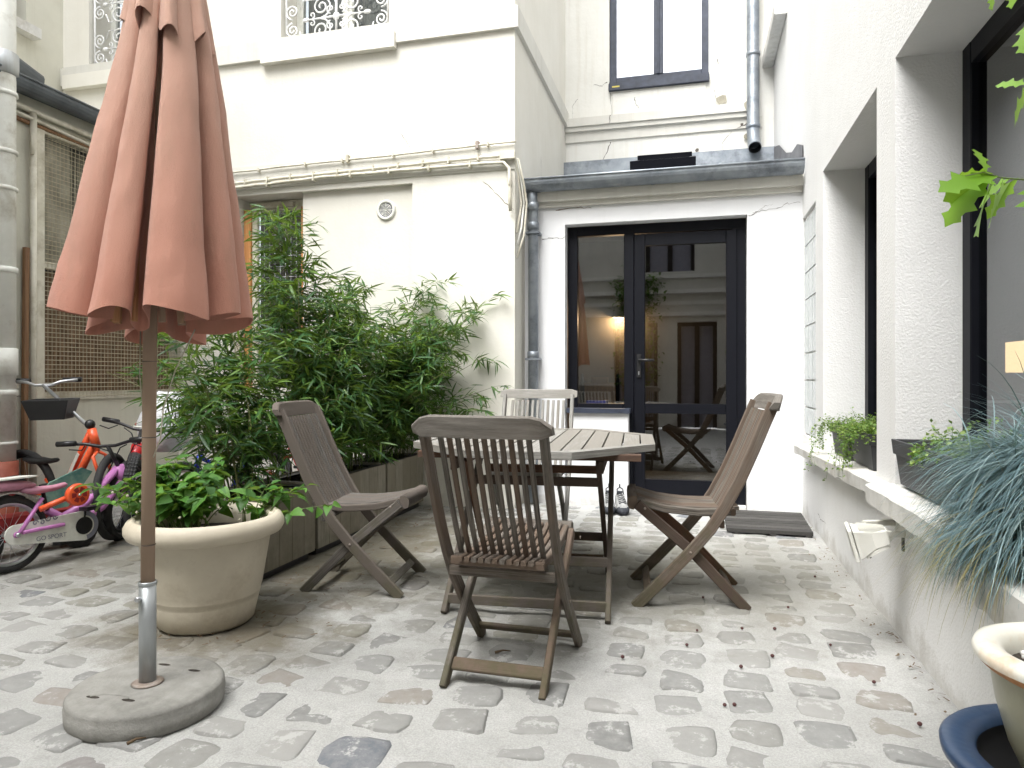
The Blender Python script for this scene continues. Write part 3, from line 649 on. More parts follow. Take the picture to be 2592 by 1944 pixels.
MB().tube([(XL + 0.03, 3.2, 2.93), (XL + 0.03, YM - 0.01, 2.88)], 0.022, 8).build('conduit', 'cream_paint', shed)
MB().tube([(XL + 0.055, 3.2, 2.885), (XL + 0.04, 4.3, 2.83), (XL + 0.055, 4.5, 2.80), (XL + 0.03, YM - 0.02, 2.79)], 0.012, 7).build('conduit', 'cream_paint', shed)
MB().tube([(XL + 0.02, 3.2, 2.84), (XL + 0.02, YM - 0.01, 2.80)], 0.016, 7).build('conduit', 'brown_wood', shed)
f = MB()
f.box(XL - 0.03, XL + 0.025, 3.90, 3.965, 0.9, 2.86, 0.003); f.box(XL - 0.03, XL + 0.02, 3.965, YM - 0.01, 0.885, 0.945, 0.003); f.box(XL - 0.03, XL + 0.02, 3.965, YM - 0.01, 2.79, 2.86, 0.003); f.box(XL - 0.03, XL + 0.02, 3.965, YM - 0.01, 1.83, 1.88, 0.003)
mw = f.build('mesh_window', 'cream_paint', shed)
mb = MB()
for i in range(42):
    y = 3.985 + i * 0.033
    if y < YM - 0.01: mb.tube([(XL + 0.028, y, 0.90), (XL + 0.028, y, 2.86)], 0.0022, 4, cap=False)
for j in range(60): mb.tube([(XL + 0.031, 3.96, 0.91 + j * 0.033), (XL + 0.031, YM - 0.01, 0.91 + j * 0.033)], 0.0026, 4, cap=False)
mb.build('wire_grille', 'wire', mw)
MB()._box(XL - 0.15, XL - 0.10, 3.94, YM - 0.01, 0.93, 1.83).build('reed_panel', 'reed', mw)
MB()._box(XL - 0.15, XL - 0.155, 3.93, YM - 0.01, 1.83, 2.86).build('dark_room', 'room_dark', mw)
MB().box(XL - 0.10, XL - 0.05, 4.02, 4.25, 1.88, 2.78, 0.01).build('dusty_shelf', 'dusty', mw)
MB().box(XL - 0.10, XL - 0.06, 4.0, 4.5, 1.88, 2.08, 0.01).build('brown_board', 'brown_wood', mw)
mb = MB()
for k in range(9): mb.box(XL - 0.12, XL - 0.11, 4.30 + k * .03, 4.315 + k * .03, 1.9, 2.78)
mb.build('slatted_back', 'dusty', mw)
MB().tube([(XL + 0.04, 3.86, 0), (XL + 0.04, 3.86, 2.9)], 0.022, 8).build('post', 'cream_paint', shed)
MB().beam((XL + 0.03, 3.80, 0.3), (XL + 0.03, 3.815, 1.95), 0.03, 0.035, 0.003).build('wood_strip', 'brown_wood', shed)
mb = MB().tube([(XL + 0.06, 3.835, 2.6), (XL + 0.06, 3.835, 2.75)], 0.012, 6); mb.build('clip', 'cream_paint', shed)
rib(shed, [(XL, 3.72, 0.93), (XL, 3.80, 0.915), (XL, 3.92, 0.92)], 0.006, (1, 0, 0))
# big off-white soil pipe with a red foot
pp = thing('drainpipe', 'thick off-white drainpipe with red foot at the left edge', 'drainpipe', (-4.36, 3.55, 0), world=True)
MB().tube([(-4.36, 3.55, 0.5), (-4.36, 3.55, 3.3), (-4.37, 3.56, 4.5)], 0.078, 20).build('pipe', 'white_pipe', pp)
for z, h in ((0.62, 0.012), (0.95, 0.02), (1.15, 0.09), (1.75, 0.02), (2.28, 0.015), (2.52, 0.015), (2.9, 0.015)):
    MB().lathe([(0.079, z - h), (0.089, z - h + .004), (0.089, z + h - .004), (0.079, z + h)], 20, (-4.36, 3.55, 0)).build('collar', 'white_pipe', pp)
MB().lathe([(0.092, 0.0), (0.092, 0.5), (0.079, 0.505)], 20, (-4.36, 3.55, 0)).build('foot', 'red_pipe', pp)
MB().lathe([(0.08, 3.02), (0.094, 3.03), (0.094, 3.16), (0.08, 3.17)], 20, (-4.36, 3.55, 0)).build('collar', 'galv', pp)
# high wall over the lean-to with a little window and a grey flue pipe
up = thing('upper_side_building', 'tall grey-cream side wall rising behind the lean-to roof', 'building', (-5.8, 2.5, 0), world=True)
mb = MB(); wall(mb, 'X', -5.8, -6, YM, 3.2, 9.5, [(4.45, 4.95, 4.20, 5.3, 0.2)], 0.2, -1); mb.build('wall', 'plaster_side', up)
MB()._box(-6.02, -6.0, 4.45, 4.95, 4.2, 5.3).build('window', 'room', up)
MB().box(-5.86, -5.70, 4.38, 5.02, 4.11, 4.20, 0.005).build('window_sill', 'stone_sill', up)
fl = MB().tube([(-5.0, 2.9, 3.75), (-5.0, 4.35, 3.36)], 0.085, 16); top(fl, 'flue_pipe', 'zinc_dark', 'fat grey duct lying above the dark gutter of the lean-to', 'duct', (-5.0, 3.6, 3.3))
top(MB().tube([(-5.05, 3.0, 3.34), (-5.05, 4.9, 3.26)], 0.03, 8).sphere((-5.05, 4.9, 3.27), 0.07, 10, 6, (1, 1.6, .8)), 'roof_vent', 'zinc', 'small blue-grey vent piece on the lean-to roof beside the duct', 'vent', (-5.05, 4.0, 3.26))

# ---------------------------------------------------------------- annexe with the glazed door, and the old wall above it
YA = 5.68
ann = thing('annexe', 'low white annexe with black glazed door under a zinc gutter', 'annexe', (-0.28, YA, 0), world=True)
XR = 0.815
mb = MB()
wall(mb, 'Y', YA, XC, XR, 0, 2.56, [(-1.02, 0.415, 0.0, 2.315, 0.115)], 0.115, +1)
mb.build('wall', 'smooth_white', ann)
# half wall under the side light, with its dark sill
MB()._box(-0.985, -0.502, YA + 0.004, YA + 0.30, 0, 0.755).build('half_wall', 'smooth_white', ann)
MB().box(-1.005, -0.485, YA - 0.025, YA + 0.11, 0.757, 0.795, 0.004).build('sill', 'frame_blue', ann)
YF = YA + 0.115
f = MB()
f.box(-1.015, -0.935, YF, YF + 0.07, 0.8, 2.31, 0.003); f.box(-0.935, 0.412, YF + 0.001, YF + 0.069, 2.235, 2.31, 0.003); f.box(0.30, 0.412, YF, YF + 0.07, 0.02, 2.234, 0.003)
f.box(-0.545, -0.465, YF - 0.004, YF + 0.07, 0.03, 2.234, 0.003)
sl = f.build('door_frame', 'frame', ann)
MB()._box(-0.93, -0.55, YF + 0.03, YF + 0.037, 0.8, 2.23).build('pane', 'glass', sl)
MB().box(-0.93, -0.55, YF + 0.005, YF + 0.06, 0.797, 0.83, 0.003).build('bottom_rail', 'frame', sl)
f = MB(); yd = YF - 0.012
f.box(-0.462, -0.375, yd, yd + 0.06, 0.04, 2.225, 0.004); f.box(0.262, 0.345, yd, yd + 0.06, 0.04, 2.225, 0.004)
f.box(-0.375, 0.262, yd + 0.002, yd + 0.058, 2.13, 2.225, 0.004); f.box(-0.375, 0.262, yd + 0.002, yd + 0.058, 0.755, 0.835, 0.004); f.box(-0.375, 0.262, yd + 0.002, yd + 0.058, 0.04, 0.215, 0.004)
door = f.build('door', 'frame', ann)
MB()._box(-0.375, 0.262, yd + 0.028, yd + 0.034, 0.835, 2.13).build('pane', 'glass', door)
MB()._box(-0.375, 0.262, yd + 0.028, yd + 0.034, 0.215, 0.755).build('pane', 'glass', door)
mb = MB(); mb.box(-0.44, -0.405, yd - 0.012, yd, 1.05, 1.24, 0.003); mb.tube([(-0.42, yd - 0.01, 1.19), (-0.42, yd - 0.05, 1.19)], 0.009, 8); mb.tube([(-0.425, yd - 0.05, 1.19), (-0.30, yd - 0.05, 1.188)], 0.010, 8)
mb.build('handle', 'black', door)
MB().box(-0.428, -0.418, yd - 0.016, yd - 0.012, 1.07, 1.10, 0.001).build('keyhole', 'chrome', door)
MB().box(-0.47, 0.41, YA + 0.02, YA + 0.2, 0.0, 0.035, 0.003).build('threshold', 'stone_sill', ann)
# eaves: fascia, gutter, zinc roof, skylight
MB().prism([(XC + 0.0, YA - 0.07), (XR - 0.002, YA - 0.07), (XR - 0.002, YA + 0.05), (XC, YA + 0.05)], 2.50, 2.60).build('fascia', 'plaster_band', ann)
MB().prism([(XC + 0.0, YA - 0.03), (XR - 0.004, YA - 0.03), (XR - 0.004, YA + 0.0), (XC, YA + 0.0)], 2.46, 2.50).build('moulding', 'plaster_band', ann)
mb = MB(); gy, gz, gr = YA - 0.115, 2.655, 0.082
for k in range(12):
    a0_, a1_ = pi + pi * k / 12, pi + pi * (k + 1) / 12
    for rr_ in (gr,):
        A = (gy + rr_ * cos(a0_), gz + rr_ * sin(a0_) * 1.05); B = (gy + rr_ * cos(a1_), gz + rr_ * sin(a1_) * 1.05)
        mb.poly([(XC + 0.01, A[0], A[1]), (XR - 0.01, A[0], A[1]), (XR - 0.01, B[0], B[1]), (XC + 0.01, B[0], B[1])], True)
mb.poly([(XC + .01, gy + gr * cos(pi + pi * k / 12), gz + gr * 1.05 * sin(pi + pi * k / 12)) for k in range(13)])
mb.tube([(XC + 0.01, gy - gr, gz + 0.004), (XR - 0.01, gy - gr, gz + 0.004)], 0.009, 8)
gut = mb.build('gutter', 'zinc', ann)
for x in (-1.22, -0.86, -0.3, 0.25, 0.70, 0.72):
    m_ = MB()
    for k in range(12):
        a0_, a1_ = pi + pi * k / 12, pi + pi * (k + 1) / 12; q = gr + 0.003
        m_.poly([(x - 0.012, gy + q * cos(a0_), gz + q * 1.05 * sin(a0_)), (x + 0.012, gy + q * cos(a0_), gz + q * 1.05 * sin(a0_)), (x + 0.012, gy + q * cos(a1_), gz + q * 1.05 * sin(a1_)), (x - 0.012, gy + q * cos(a1_), gz + q * 1.05 * sin(a1_))], True)
    m_.build('seam', 'zinc', gut)
mb = MB(); z0r, z1r = 2.655, 3.28
def RZ(y): return z0r + (z1r - z0r) * (y - YA + 0.05) / (7.61 - YA + 0.05)
mb.poly([(XC, YA - 0.05, z0r), (XR, YA - 0.05, z0r), (XR, 7.61, z1r), (XC, 7.61, z1r)])
rf = mb.build('roof', 'zinc', ann)
for x in (-0.9, -0.45, 0.28):
    MB().beam((x, YA - 0.04, RZ(YA - 0.04) + 0.012), (x, 7.6, RZ(7.6) + 0.012), 0.03, 0.025, 0.004).build('roof_seam', 'zinc', rf)
MB().prism([(XC, 7.50), (XR, 7.50), (XR, 7.609), (XC, 7.609)], RZ(7.5) - 0.03, 3.40).build('flashing', 'zinc', rf)
# skylight lying on the roof
mb = MB(); a = math.atan2(z1r - z0r, 7.61 - YA + 0.05); sy = 6.15
def RP(x, y, h): return (x, y - h * sin(a), RZ(y) + h * cos(a))
for (xa, xb, ya, yb, h) in ((-0.50, 0.03, 5.85, 5.9, 0.12), (-0.50, 0.03, 6.75, 6.8, 0.12), (-0.50, -0.45, 5.9, 6.75, 0.12), (-0.02, 0.03, 5.9, 6.75, 0.12), (-0.47, 0.00, 6.3, 6.34, 0.16)):
    n0 = len(mb.v); mb.v += [RP(xa, ya, 0), RP(xb, ya, 0), RP(xb, yb, 0), RP(xa, yb, 0), RP(xa, ya, h), RP(xb, ya, h), RP(xb, yb, h), RP(xa, yb, h)]
    for q in ((0, 3, 2, 1), (4, 5, 6, 7), (0, 1, 5, 4), (2, 3, 7, 6), (1, 2, 6, 5), (0, 4, 7, 3)): mb.face([n0 + i for i in q])
sk = mb.build('skylight', 'frame', rf)
mb = MB(); mb.poly([RP(-0.45, 6.0, 0.07), RP(-0.02, 6.0, 0.07), RP(-0.02, 6.75, 0.07), RP(-0.45, 6.75, 0.07)]).build('pane', 'glass', ann)
# lead upstand at the right end of the roof
mb = MB(); pts = [(XR - 0.003, 5.62, 2.67), (XR - 0.003, 5.62, 2.80), (XR - 0.003, 5.9, 2.90), (XR - 0.003, 6.2, 2.93), (XR - 0.003, 6.6, 3.05), (XR - 0.003, 7.1, 3.28), (XR - 0.003, 7.6, 3.42), (XR - 0.003, 7.6, 3.27)]
mb.poly(pts).poly([(x - 0.006, y, z) for x, y, z in pts]); mb.build('lead_flashing', 'lead', ann)
# downpipe beside the corner
dp = thing('downpipe', 'grey zinc downpipe in the corner left of the glazed door', 'downpipe', (-1.275, YA - 0.075, 0), world=True)
MB().tube([(-1.275, YA - 0.10, 2.60), (-1.275, YA - 0.095, 2.50), (-1.272, YA - 0.075, 2.40), (-1.272, YA - 0.075, 0.02)], 0.042, 16).build('pipe', 'zinc', dp)
for z in (2.46, 2.30, 1.235, 0.5):
    MB().lathe([(0.042, z - .03), (0.049, z - .027), (0.049, z + .027), (0.042, z + .03)], 16, (-1.272, YA - 0.077 - (0.015 if z > 2.4 else 0), 0)).build('collar', 'zinc', dp)
for z in (2.24, 1.20): MB().box(-1.33, -1.215, YA - 0.125, YA - 0.0, z - 0.008, z + 0.008, 0.002).build('bracket', 'zinc', dp)
rib(ann, [(-1.21, YA, 2.205), (-1.12, YA, 2.212), (-1.05, YA, 2.20), (-0.99, YA, 2.222)], 0.007, (0, -1, 0))
rib(ann, [(0.417, YA, 2.30), (0.5, YA, 2.335), (0.62, YA, 2.345), (0.70, YA, 2.38), (0.80, YA, 2.385)], 0.006, (0, -1, 0))
rib(ann, [(0.46, YA, 2.32), (0.55, YA, 2.37), (0.60, YA, 2.385)], 0.004, (0, -1, 0))
rib(ann, [(-1.1, YA, 2.44), (-0.95, YA, 2.452), (-0.80, YA, 2.44)], 0.012, (0, -1, 0), 'stain', 'rust')
# room behind the door: plain shell, worktop, chair back, dark pole, lamp
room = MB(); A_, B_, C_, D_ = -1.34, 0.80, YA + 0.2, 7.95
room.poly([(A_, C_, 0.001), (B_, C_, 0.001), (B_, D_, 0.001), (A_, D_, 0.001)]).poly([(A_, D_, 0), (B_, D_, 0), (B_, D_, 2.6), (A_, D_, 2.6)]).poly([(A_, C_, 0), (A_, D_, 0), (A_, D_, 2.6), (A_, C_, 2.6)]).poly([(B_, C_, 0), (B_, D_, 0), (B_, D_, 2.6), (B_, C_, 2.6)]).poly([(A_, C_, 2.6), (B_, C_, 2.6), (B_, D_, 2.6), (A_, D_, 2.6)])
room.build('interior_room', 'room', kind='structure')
lampT = thing('wall_lamp', 'black wall lamp glowing warmly behind the side pane of the door', 'lamp', (-0.80, 7.88, 1.72), world=True)
MB().lathe([(0.0, 1.98), (0.045, 1.97), (0.045, 1.90), (0.0, 1.89)], 12, (-0.80, 7.86, 0)).tube([(-0.80, 7.945, 1.94), (-0.80, 7.86, 1.94)], 0.02, 8).tube([(-0.80, 7.86, 1.90), (-0.80, 7.86, 1.84)], 0.012, 8).build('bracket', 'black', lampT)
MB().lathe([(0.03, 1.845), (0.075, 1.72), (0.07, 1.72), (0.025, 1.84)], 20, (-0.80, 7.86, 0)).build('shade', 'room_dark', lampT)
MB().sphere((-0.80, 7.86, 1.765), 0.028, 10, 6).build('bulb', mat_emit('warm_bulb', (1.0, 0.62, 0.28), 9.0), lampT)
ld = bpy.data.lights.new('lamp_light', 'POINT'); ld.energy = 9; ld.color = (1.0, 0.66, 0.36); ld.shadow_soft_size = 0.03
lo = bpy.data.objects.new('lamp_light', ld); lo.location = (-0.80, 7.84, 1.70); COL.objects.link(lo)
wc = thing('wooden_chair', 'dark turned wooden chair seen through the side pane', 'chair', (-0.86, 6.6, 0), world=True)
mb = MB()
for x in (-1.02, -0.68):
    mb.lathe([(0.02, 0.0), (0.022, 0.45), (0.03, 0.5), (0.018, 0.6), (0.03, 0.64), (0.02, 0.7), (0.022, 0.95), (0.030, 1.0), (0.012, 1.04), (0.02, 1.07), (0.0, 1.09)], 10, (x, 6.62, 0))
    mb.lathe([(0.02, 0.0), (0.02, 0.45)], 8, (x, 6.25, 0))
mb.build('leg', 'frame', wc); MB().box(-1.05, -0.65, 6.22, 6.66, 0.45, 0.50, 0.01).build('seat', 'brown_wood', wc)
MB().box(-1.0, -0.70, 6.605, 6.635, 0.72, 1.0, 0.01).box(-0.93, -0.77, 6.60, 6.64, 1.0, 1.05, 0.01).build('backrest', 'brown_wood', wc)
top(MB().box(-0.97, -0.56, YA + 0.33, YA + 0.62, 0.78, 0.82, 0.004), 'worktop', 'black', 'black worktop just inside the side pane of the door', 'worktop', (-0.75, YA + 0.45, 0.78))
top(MB().box(-0.90, -0.72, YA + 0.38, YA + 0.52, 0.821, 0.845, 0.006), 'enamel_tray', 'blue', 'dark blue tray lying on the black worktop inside', 'tray', (-0.8, YA + 0.45, 0.82))

YB = 7.61
old = thing('back_building', 'old flaking white facade above the annexe roof with a blue-black window', 'building', (-0.3, YB, 0), world=True)
mb = MB(); wall(mb, 'Y', YB, XC, 1.6, 3.2, 9.5, [(-0.875, 0.172, 4.17, 6.3, 0.16)], 0.16, +1); mb.build('wall', 'plaster_old', old)
MB().box(-0.84, 0.14, YB - 0.012, YB - 0.0, 3.89, 4.14, 0.003).build('apron_panel', 'plaster_old', old)
mb = MB()
mb.prism([(XC + 0.002, YB - 0.07), (0.62, YB - 0.07), (0.62, YB), (XC + 0.002, YB)], 3.80, 3.89); mb.prism([(XC + 0.002, YB - 0.05), (0.56, YB - 0.05), (0.56, YB), (XC + 0.002, YB)], 3.75, 3.799)
mb.prism([(XC + 0.002, YB - 0.02), (0.70, YB - 0.02), (0.70, YB), (XC + 0.002, YB)], 3.64, 3.749)
mb.build('cornice', 'plaster_band', old)
sash(old, -0.87, 0.168, 4.25, 6.25, YB + 0.02, 'frame_blue', 'glass_bright', 'curtain', 0.07, mull=0.10, cury=0.06)
MB().box(-0.88, 0.176, YB - 0.05, YB + 0.03, 4.165, 4.235, 0.008).box(-0.875, 0.172, YB - 0.02, YB + 0.03, 4.235, 4.262, 0.004).build('window_sill', 'frame_blue', old)
MB().box(-0.84, -0.76, YB - 0.0525, YB - 0.05, 4.19, 4.205).build('yellow_mark', 'yellow', old)
for pts, wd_ in (([(-0.86, YB - 0.072, 3.89), (-0.865, YB - 0.072, 3.80)], .010), ([(-0.86, YB, 3.62), (-0.90, YB, 3.5), (-0.97, YB, 3.40)], .010), ([(-0.86, YB, 4.15), (-0.85, YB, 3.9)], .008), ([(-0.9, YB, 4.28), (-0.95, YB, 4.24), (-1.05, YB, 4.26)], .012), ([(-1.22, YB, 4.13), (-1.28, YB, 4.05), (-1.28, YB, 3.92)], .005), ([(0.25, YB, 4.4), (0.27, YB, 4.34)], .012), ([(0.23, YB, 4.08), (0.24, YB, 3.9)], .006), ([(0.40, YB, 3.62), (0.30, YB, 3.5), (0.32, YB, 3.42)], .006), ([(0.62, YB - .021, 3.72), (0.5, YB - .021, 3.66), (0.45, YB - 0.021, 3.64)], .012), ([(-0.6, YB - .013, 4.08), (-0.59, YB - .013, 4.0), (-0.55, YB - .013, 3.95)], .008)):
    rib(old, pts, wd_, (0, -1, 0))
# broken plaster: rough hollows at the corner by the pipe
for cx, cz, r_ in ((0.30, 3.96, 0.06), (0.56, 3.86, 0.06), (0.50, 3.68, 0.02), (0.05, 3.45, 0.022), (0.55, 3.55, 0.04)):
    n = 9; P_ = [(cx + r_ * R.uniform(.6, 1.1) * cos(2 * pi * k / n), YB - 0.073 if cz in (3.86,) else YB - 0.022, cz + r_ * R.uniform(.6, 1.1) * sin(2 * pi * k / n)) for k in range(n)]
    m_ = MB().poly(P_)
    for k in range(n): m_.poly([P_[k], P_[(k + 1) % n], (P_[(k + 1) % n][0] * .7 + cx * .3, YB + 0.0, P_[(k + 1) % n][2] * .7 + cz * .3), (P_[k][0] * .7 + cx * .3, YB + 0.0, P_[k][2] * .7 + cz * .3)])
    m_.build('broken_plaster', 'dusty' if r_ > .03 else 'crack', old)
dp2 = thing('downpipe', 'long grey zinc downpipe ending open above the annexe roof', 'downpipe', (0.605, YB - 0.12, 3.3), world=True)
m_ = MB().tube([(0.60, YB - 0.10, 9.0), (0.605, YB - 0.10, 3.58), (0.61, YB - 0.14, 3.44), (0.612, YB - 0.24, 3.36)], 0.062, 18, cap=False); m_.build('pipe', 'zinc', dp2)
MB().tube([(0.61, YB - 0.15, 3.43), (0.612, YB - 0.239, 3.361)], 0.055, 18, cap=False).build('bore', 'black', dp2)
for z in (4.36, 3.62): MB().lathe([(0.062, z - .02), (0.070, z - .017), (0.070, z + .017), (0.062, z + .02)], 18, (0.605, YB - 0.10, 0)).build('collar', 'zinc', dp2)
# short house wall beyond the annexe on the right (return of the right house)

# ---------------------------------------------------------------- the right-hand house
rh = thing('right_house', 'white roughcast house wall on the right with deep window recesses', 'building', (XR, 3.5, 0), world=True)
mb = MB()
wall(mb, 'X', XR, -4.0, 7.61, 0, 9.5, [(3.482, 4.822, 0.555, 2.373, 0.265), (1.75, 3.184, 0.555, 2.373, 0.265), (-0.4, 1.3, 0.555, 2.373, 0.265), (5.10, 5.66, 0.62, 2.255, 0.03)], 0.265, +1)
mb.build('wall', 'roughcast', rh)
MB()._box(XR + 0.03, XR + 0.05, 5.08, 5.68, 0.60, 2.28).build('block_backing', 'room', rh)
# glass blocks 3 x 8
gm, t_, b_ = newmat('glass_block'); b_.inputs['Base Color'].default_value = (0.44, 0.47, 0.465, 1); b_.inputs['Roughness'].default_value = 0.18; b_.inputs['Specular IOR Level'].default_value = 0.7
bump(t_, b_, noi(t_, coord(t_, 'Object', (1, 5, 1)), 14, 3), 0.6, 0.01); M['glass_block'] = gm
blk = MB().box(-0.012, 0.012, -0.088, 0.088, -0.094, 0.094, 0.008).mesh('glass_block', 'glass_block')
for i in range(3):
    for j in range(8): instance('glass_block', blk, rh, (XR + 0.021, 5.195 + i * 0.185, 0.73 + j * 0.2))
MB()._box(XR + 0.020, XR + 0.029, 5.10, 5.66, 0.62, 2.255).build('block_mortar', 'stone_sill', rh)
def rwin(ya, yb, z0=0.556, z1=2.372):
    x = XR + 0.245; fw = 0.085; f = MB()
    f.box(x, x + 0.06, ya, ya + fw, z0, z1, 0.004); f.box(x, x + 0.06, yb - fw, yb, z0, z1, 0.004)
    f.box(x + .002, x + 0.058, ya + fw, yb - fw, z0, z0 + fw, 0.004); f.box(x + .002, x + 0.058, ya + fw, yb - fw, z1 - fw, z1, 0.004)
    o = f.build('window', 'frame', rh)
    MB()._box(x + 0.03, x + 0.036, ya + fw, yb - fw, z0 + fw, z1 - fw).build('pane', 'glass', o)
for ya, yb in ((3.482, 4.822), (1.75, 3.184), (-0.4, 1.3)): rwin(ya, yb)
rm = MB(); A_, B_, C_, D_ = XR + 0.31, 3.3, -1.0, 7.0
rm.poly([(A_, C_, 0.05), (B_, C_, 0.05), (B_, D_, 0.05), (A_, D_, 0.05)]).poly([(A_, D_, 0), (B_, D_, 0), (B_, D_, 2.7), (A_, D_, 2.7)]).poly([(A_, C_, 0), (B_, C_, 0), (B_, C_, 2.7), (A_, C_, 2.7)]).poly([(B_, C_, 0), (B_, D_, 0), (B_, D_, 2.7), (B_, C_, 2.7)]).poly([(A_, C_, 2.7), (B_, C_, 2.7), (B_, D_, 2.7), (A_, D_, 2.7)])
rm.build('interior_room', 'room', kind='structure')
tl = thing('table_lamp', 'lit rectangular lampshade glowing inside the nearest window', 'lamp', (1.93, 4.86, 0.9), world=True)
MB().lathe([(0.10, 0.9), (0.10, 0.92), (0.02, 0.93), (0.02, 1.08)], 14, (2.06, 4.90, 0)).build('base', 'black', tl)
mm, t_, b_ = newmat('lit_shade'); b_.inputs['Base Color'].default_value = (0.7, 0.6, 0.45, 1)
sx_ = N(t_, 'ShaderNodeSeparateXYZ'); t_.links.new(N(t_, 'ShaderNodeNewGeometry').outputs['Position'], sx_.inputs[0])
b_.inputs['Emission Color'].default_value = (1.0, 0.66, 0.32, 1); b_.inputs['Emission Strength'].default_value = 0.55; M['lit_shade'] = mm
MB()._box(1.92, 2.20, 4.76, 5.04, 1.08, 1.27).build('lampshade', 'lit_shade', tl)
tb = thing('side_table', 'dark side table under the lit lamp inside the right room', 'table', (1.98, 4.9, 0), world=True)
MB().box(1.7, 2.26, 4.62, 5.18, 0.86, 0.9, 0.005).build('tabletop', 'black', tb)
for sx2 in (1.74, 2.22):
    for sy2 in (4.66, 5.14): MB().box(sx2 - .02, sx2 + .02, sy2 - .02, sy2 + .02, 0.05, 0.86, 0.003).build('leg', 'black', tb)
# sills, rough and slightly crooked
def sill(q, z0, z1, name='window_sill'):
    """q: outer edge points (x,y) from far to near; inner edge lies at the wall"""
    mb = MB(); n = 26
    def pt(k, lst):
        s = k * (len(lst) - 1); i = min(int(s), len(lst) - 2); f_ = s - i; return [lst[i][c] + (lst[i + 1][c] - lst[i][c]) * f_ for c in range(len(lst[0]))]
    prev = None
    for i in range(n + 1):
        x, y, zt, zb = pt(i / n, q); rgh = noise.noise(Vector((y * 6, 1.7, z0))) * 0.008 + noise.noise(Vector((y * 25, .7, z0))) * 0.004; x += rgh; zb += noise.noise(Vector((y * 9, 4.2, 0))) * 0.012
        sec = [(XR + 0.24, y, zt + .012), (x + 0.006, y, zt), (x, y, zt - 0.008), (x + 0.004, y, zb + 0.008), (x + 0.018, y, zb), (XR + 0.002, y, zb)]
        if prev:
            for a_ in range(5): mb.poly([prev[a_], prev[a_ + 1], sec[a_ + 1], sec[a_]], a_ in (1, 3))
        else: mb.poly(list(reversed(sec)))
        prev = sec
    mb.poly(prev); return mb.build(name, 'stone_sill', rh)
sill([(0.725, 5.45, .560, .490), (0.735, 4.9, .563, .50), (0.732, 4.6, .572, .50), (0.745, 4.1, .582, .505), (0.755, 3.6, .592, .51), (0.76, 3.33, .595, .53), (0.765, 3.215, .597, .55)], .5, .6)
sill([(0.705, 3.205, .603, .520), (0.71, 2.6, .605, .520), (0.712, 1.93, .605, .520)], .52, .6)
sill([(0.665, 1.915, .600, .49), (0.65, 1.6, .60, .485), (0.65, -0.4, .60, .48)], .52, .6)
# old beam stub high on the wall
MB().beam((XR - 0.055, 8.0, 4.30), (XR - 0.055, 6.55, 4.33), 0.11, 0.12, 0.01).build('sill_stub', 'stone_sill', rh)
MB().tube([(XR - 0.035, 6.5, 4.36), (XR - 0.035, 6.3, 4.9), (XR - 0.03, 6.25, 6.0)], 0.006, 5).build('cable', 'cream_paint', rh)
rib(rh, [(XR, 5.0, 0.15), (XR, 4.9, 0.12), (XR, 4.7, 0.13)], 0.006, (-1, 0, 0))

# ---------------------------------------------------------------- facade across the court, behind the camera (seen in the glass)
opp = thing('opposite_building', 'pale facade across the court behind the viewer', 'building', (-2, -3.2, 0), world=True)
mb = MB(); wall(mb, 'Y', -3.2, -6.5, 1.5, 0, 8.4, [(-1.6, -0.7, 0, 2.2, .25), (-0.3, 0.5, 0.0, 2.2, .25), (-4.2, -3.0, 1.0, 2.4, .2), (-0.95, 0.05, 3.25, 5.2, .25), (-4.2, -3.0, 3.25, 5.2, .25)], .25, -1); mb.build('wall', 'plaster_band', opp)
mb = MB()
for z, d in ((2.32, .10), (2.55, .04), (2.78, .14), (3.10, .08)): mb.box(-6.5, 1.5, -3.2, -3.2 + d, z, z + 0.08, 0.01)
mb.build('cornice', 'plaster_old', opp)
for xa, xb, z0, z1 in ((-1.6, -0.7, 0, 2.2), (-0.3, 0.5, 0, 2.2), (-4.2, -3.0, 1.0, 2.4), (-0.95, 0.05, 3.25, 5.2), (-4.2, -3.0, 3.25, 5.2)):
    f = MB(); y = -3.44
    f.box(xa, xa + .08, y, y + .05, z0, z1); f.box(xb - .08, xb, y, y + .05, z0, z1); f.box((xa + xb) / 2 - .05, (xa + xb) / 2 + .05, y, y + .05, z0, z1); f.box(xa, xb, y + .001, y + .049, z1 - .08, z1 - .001)
    o = f.build('window', 'frame', opp); MB()._box(xa, xb, y - .02, y - .01, z0, z1).build('pane', 'grey_print', o)
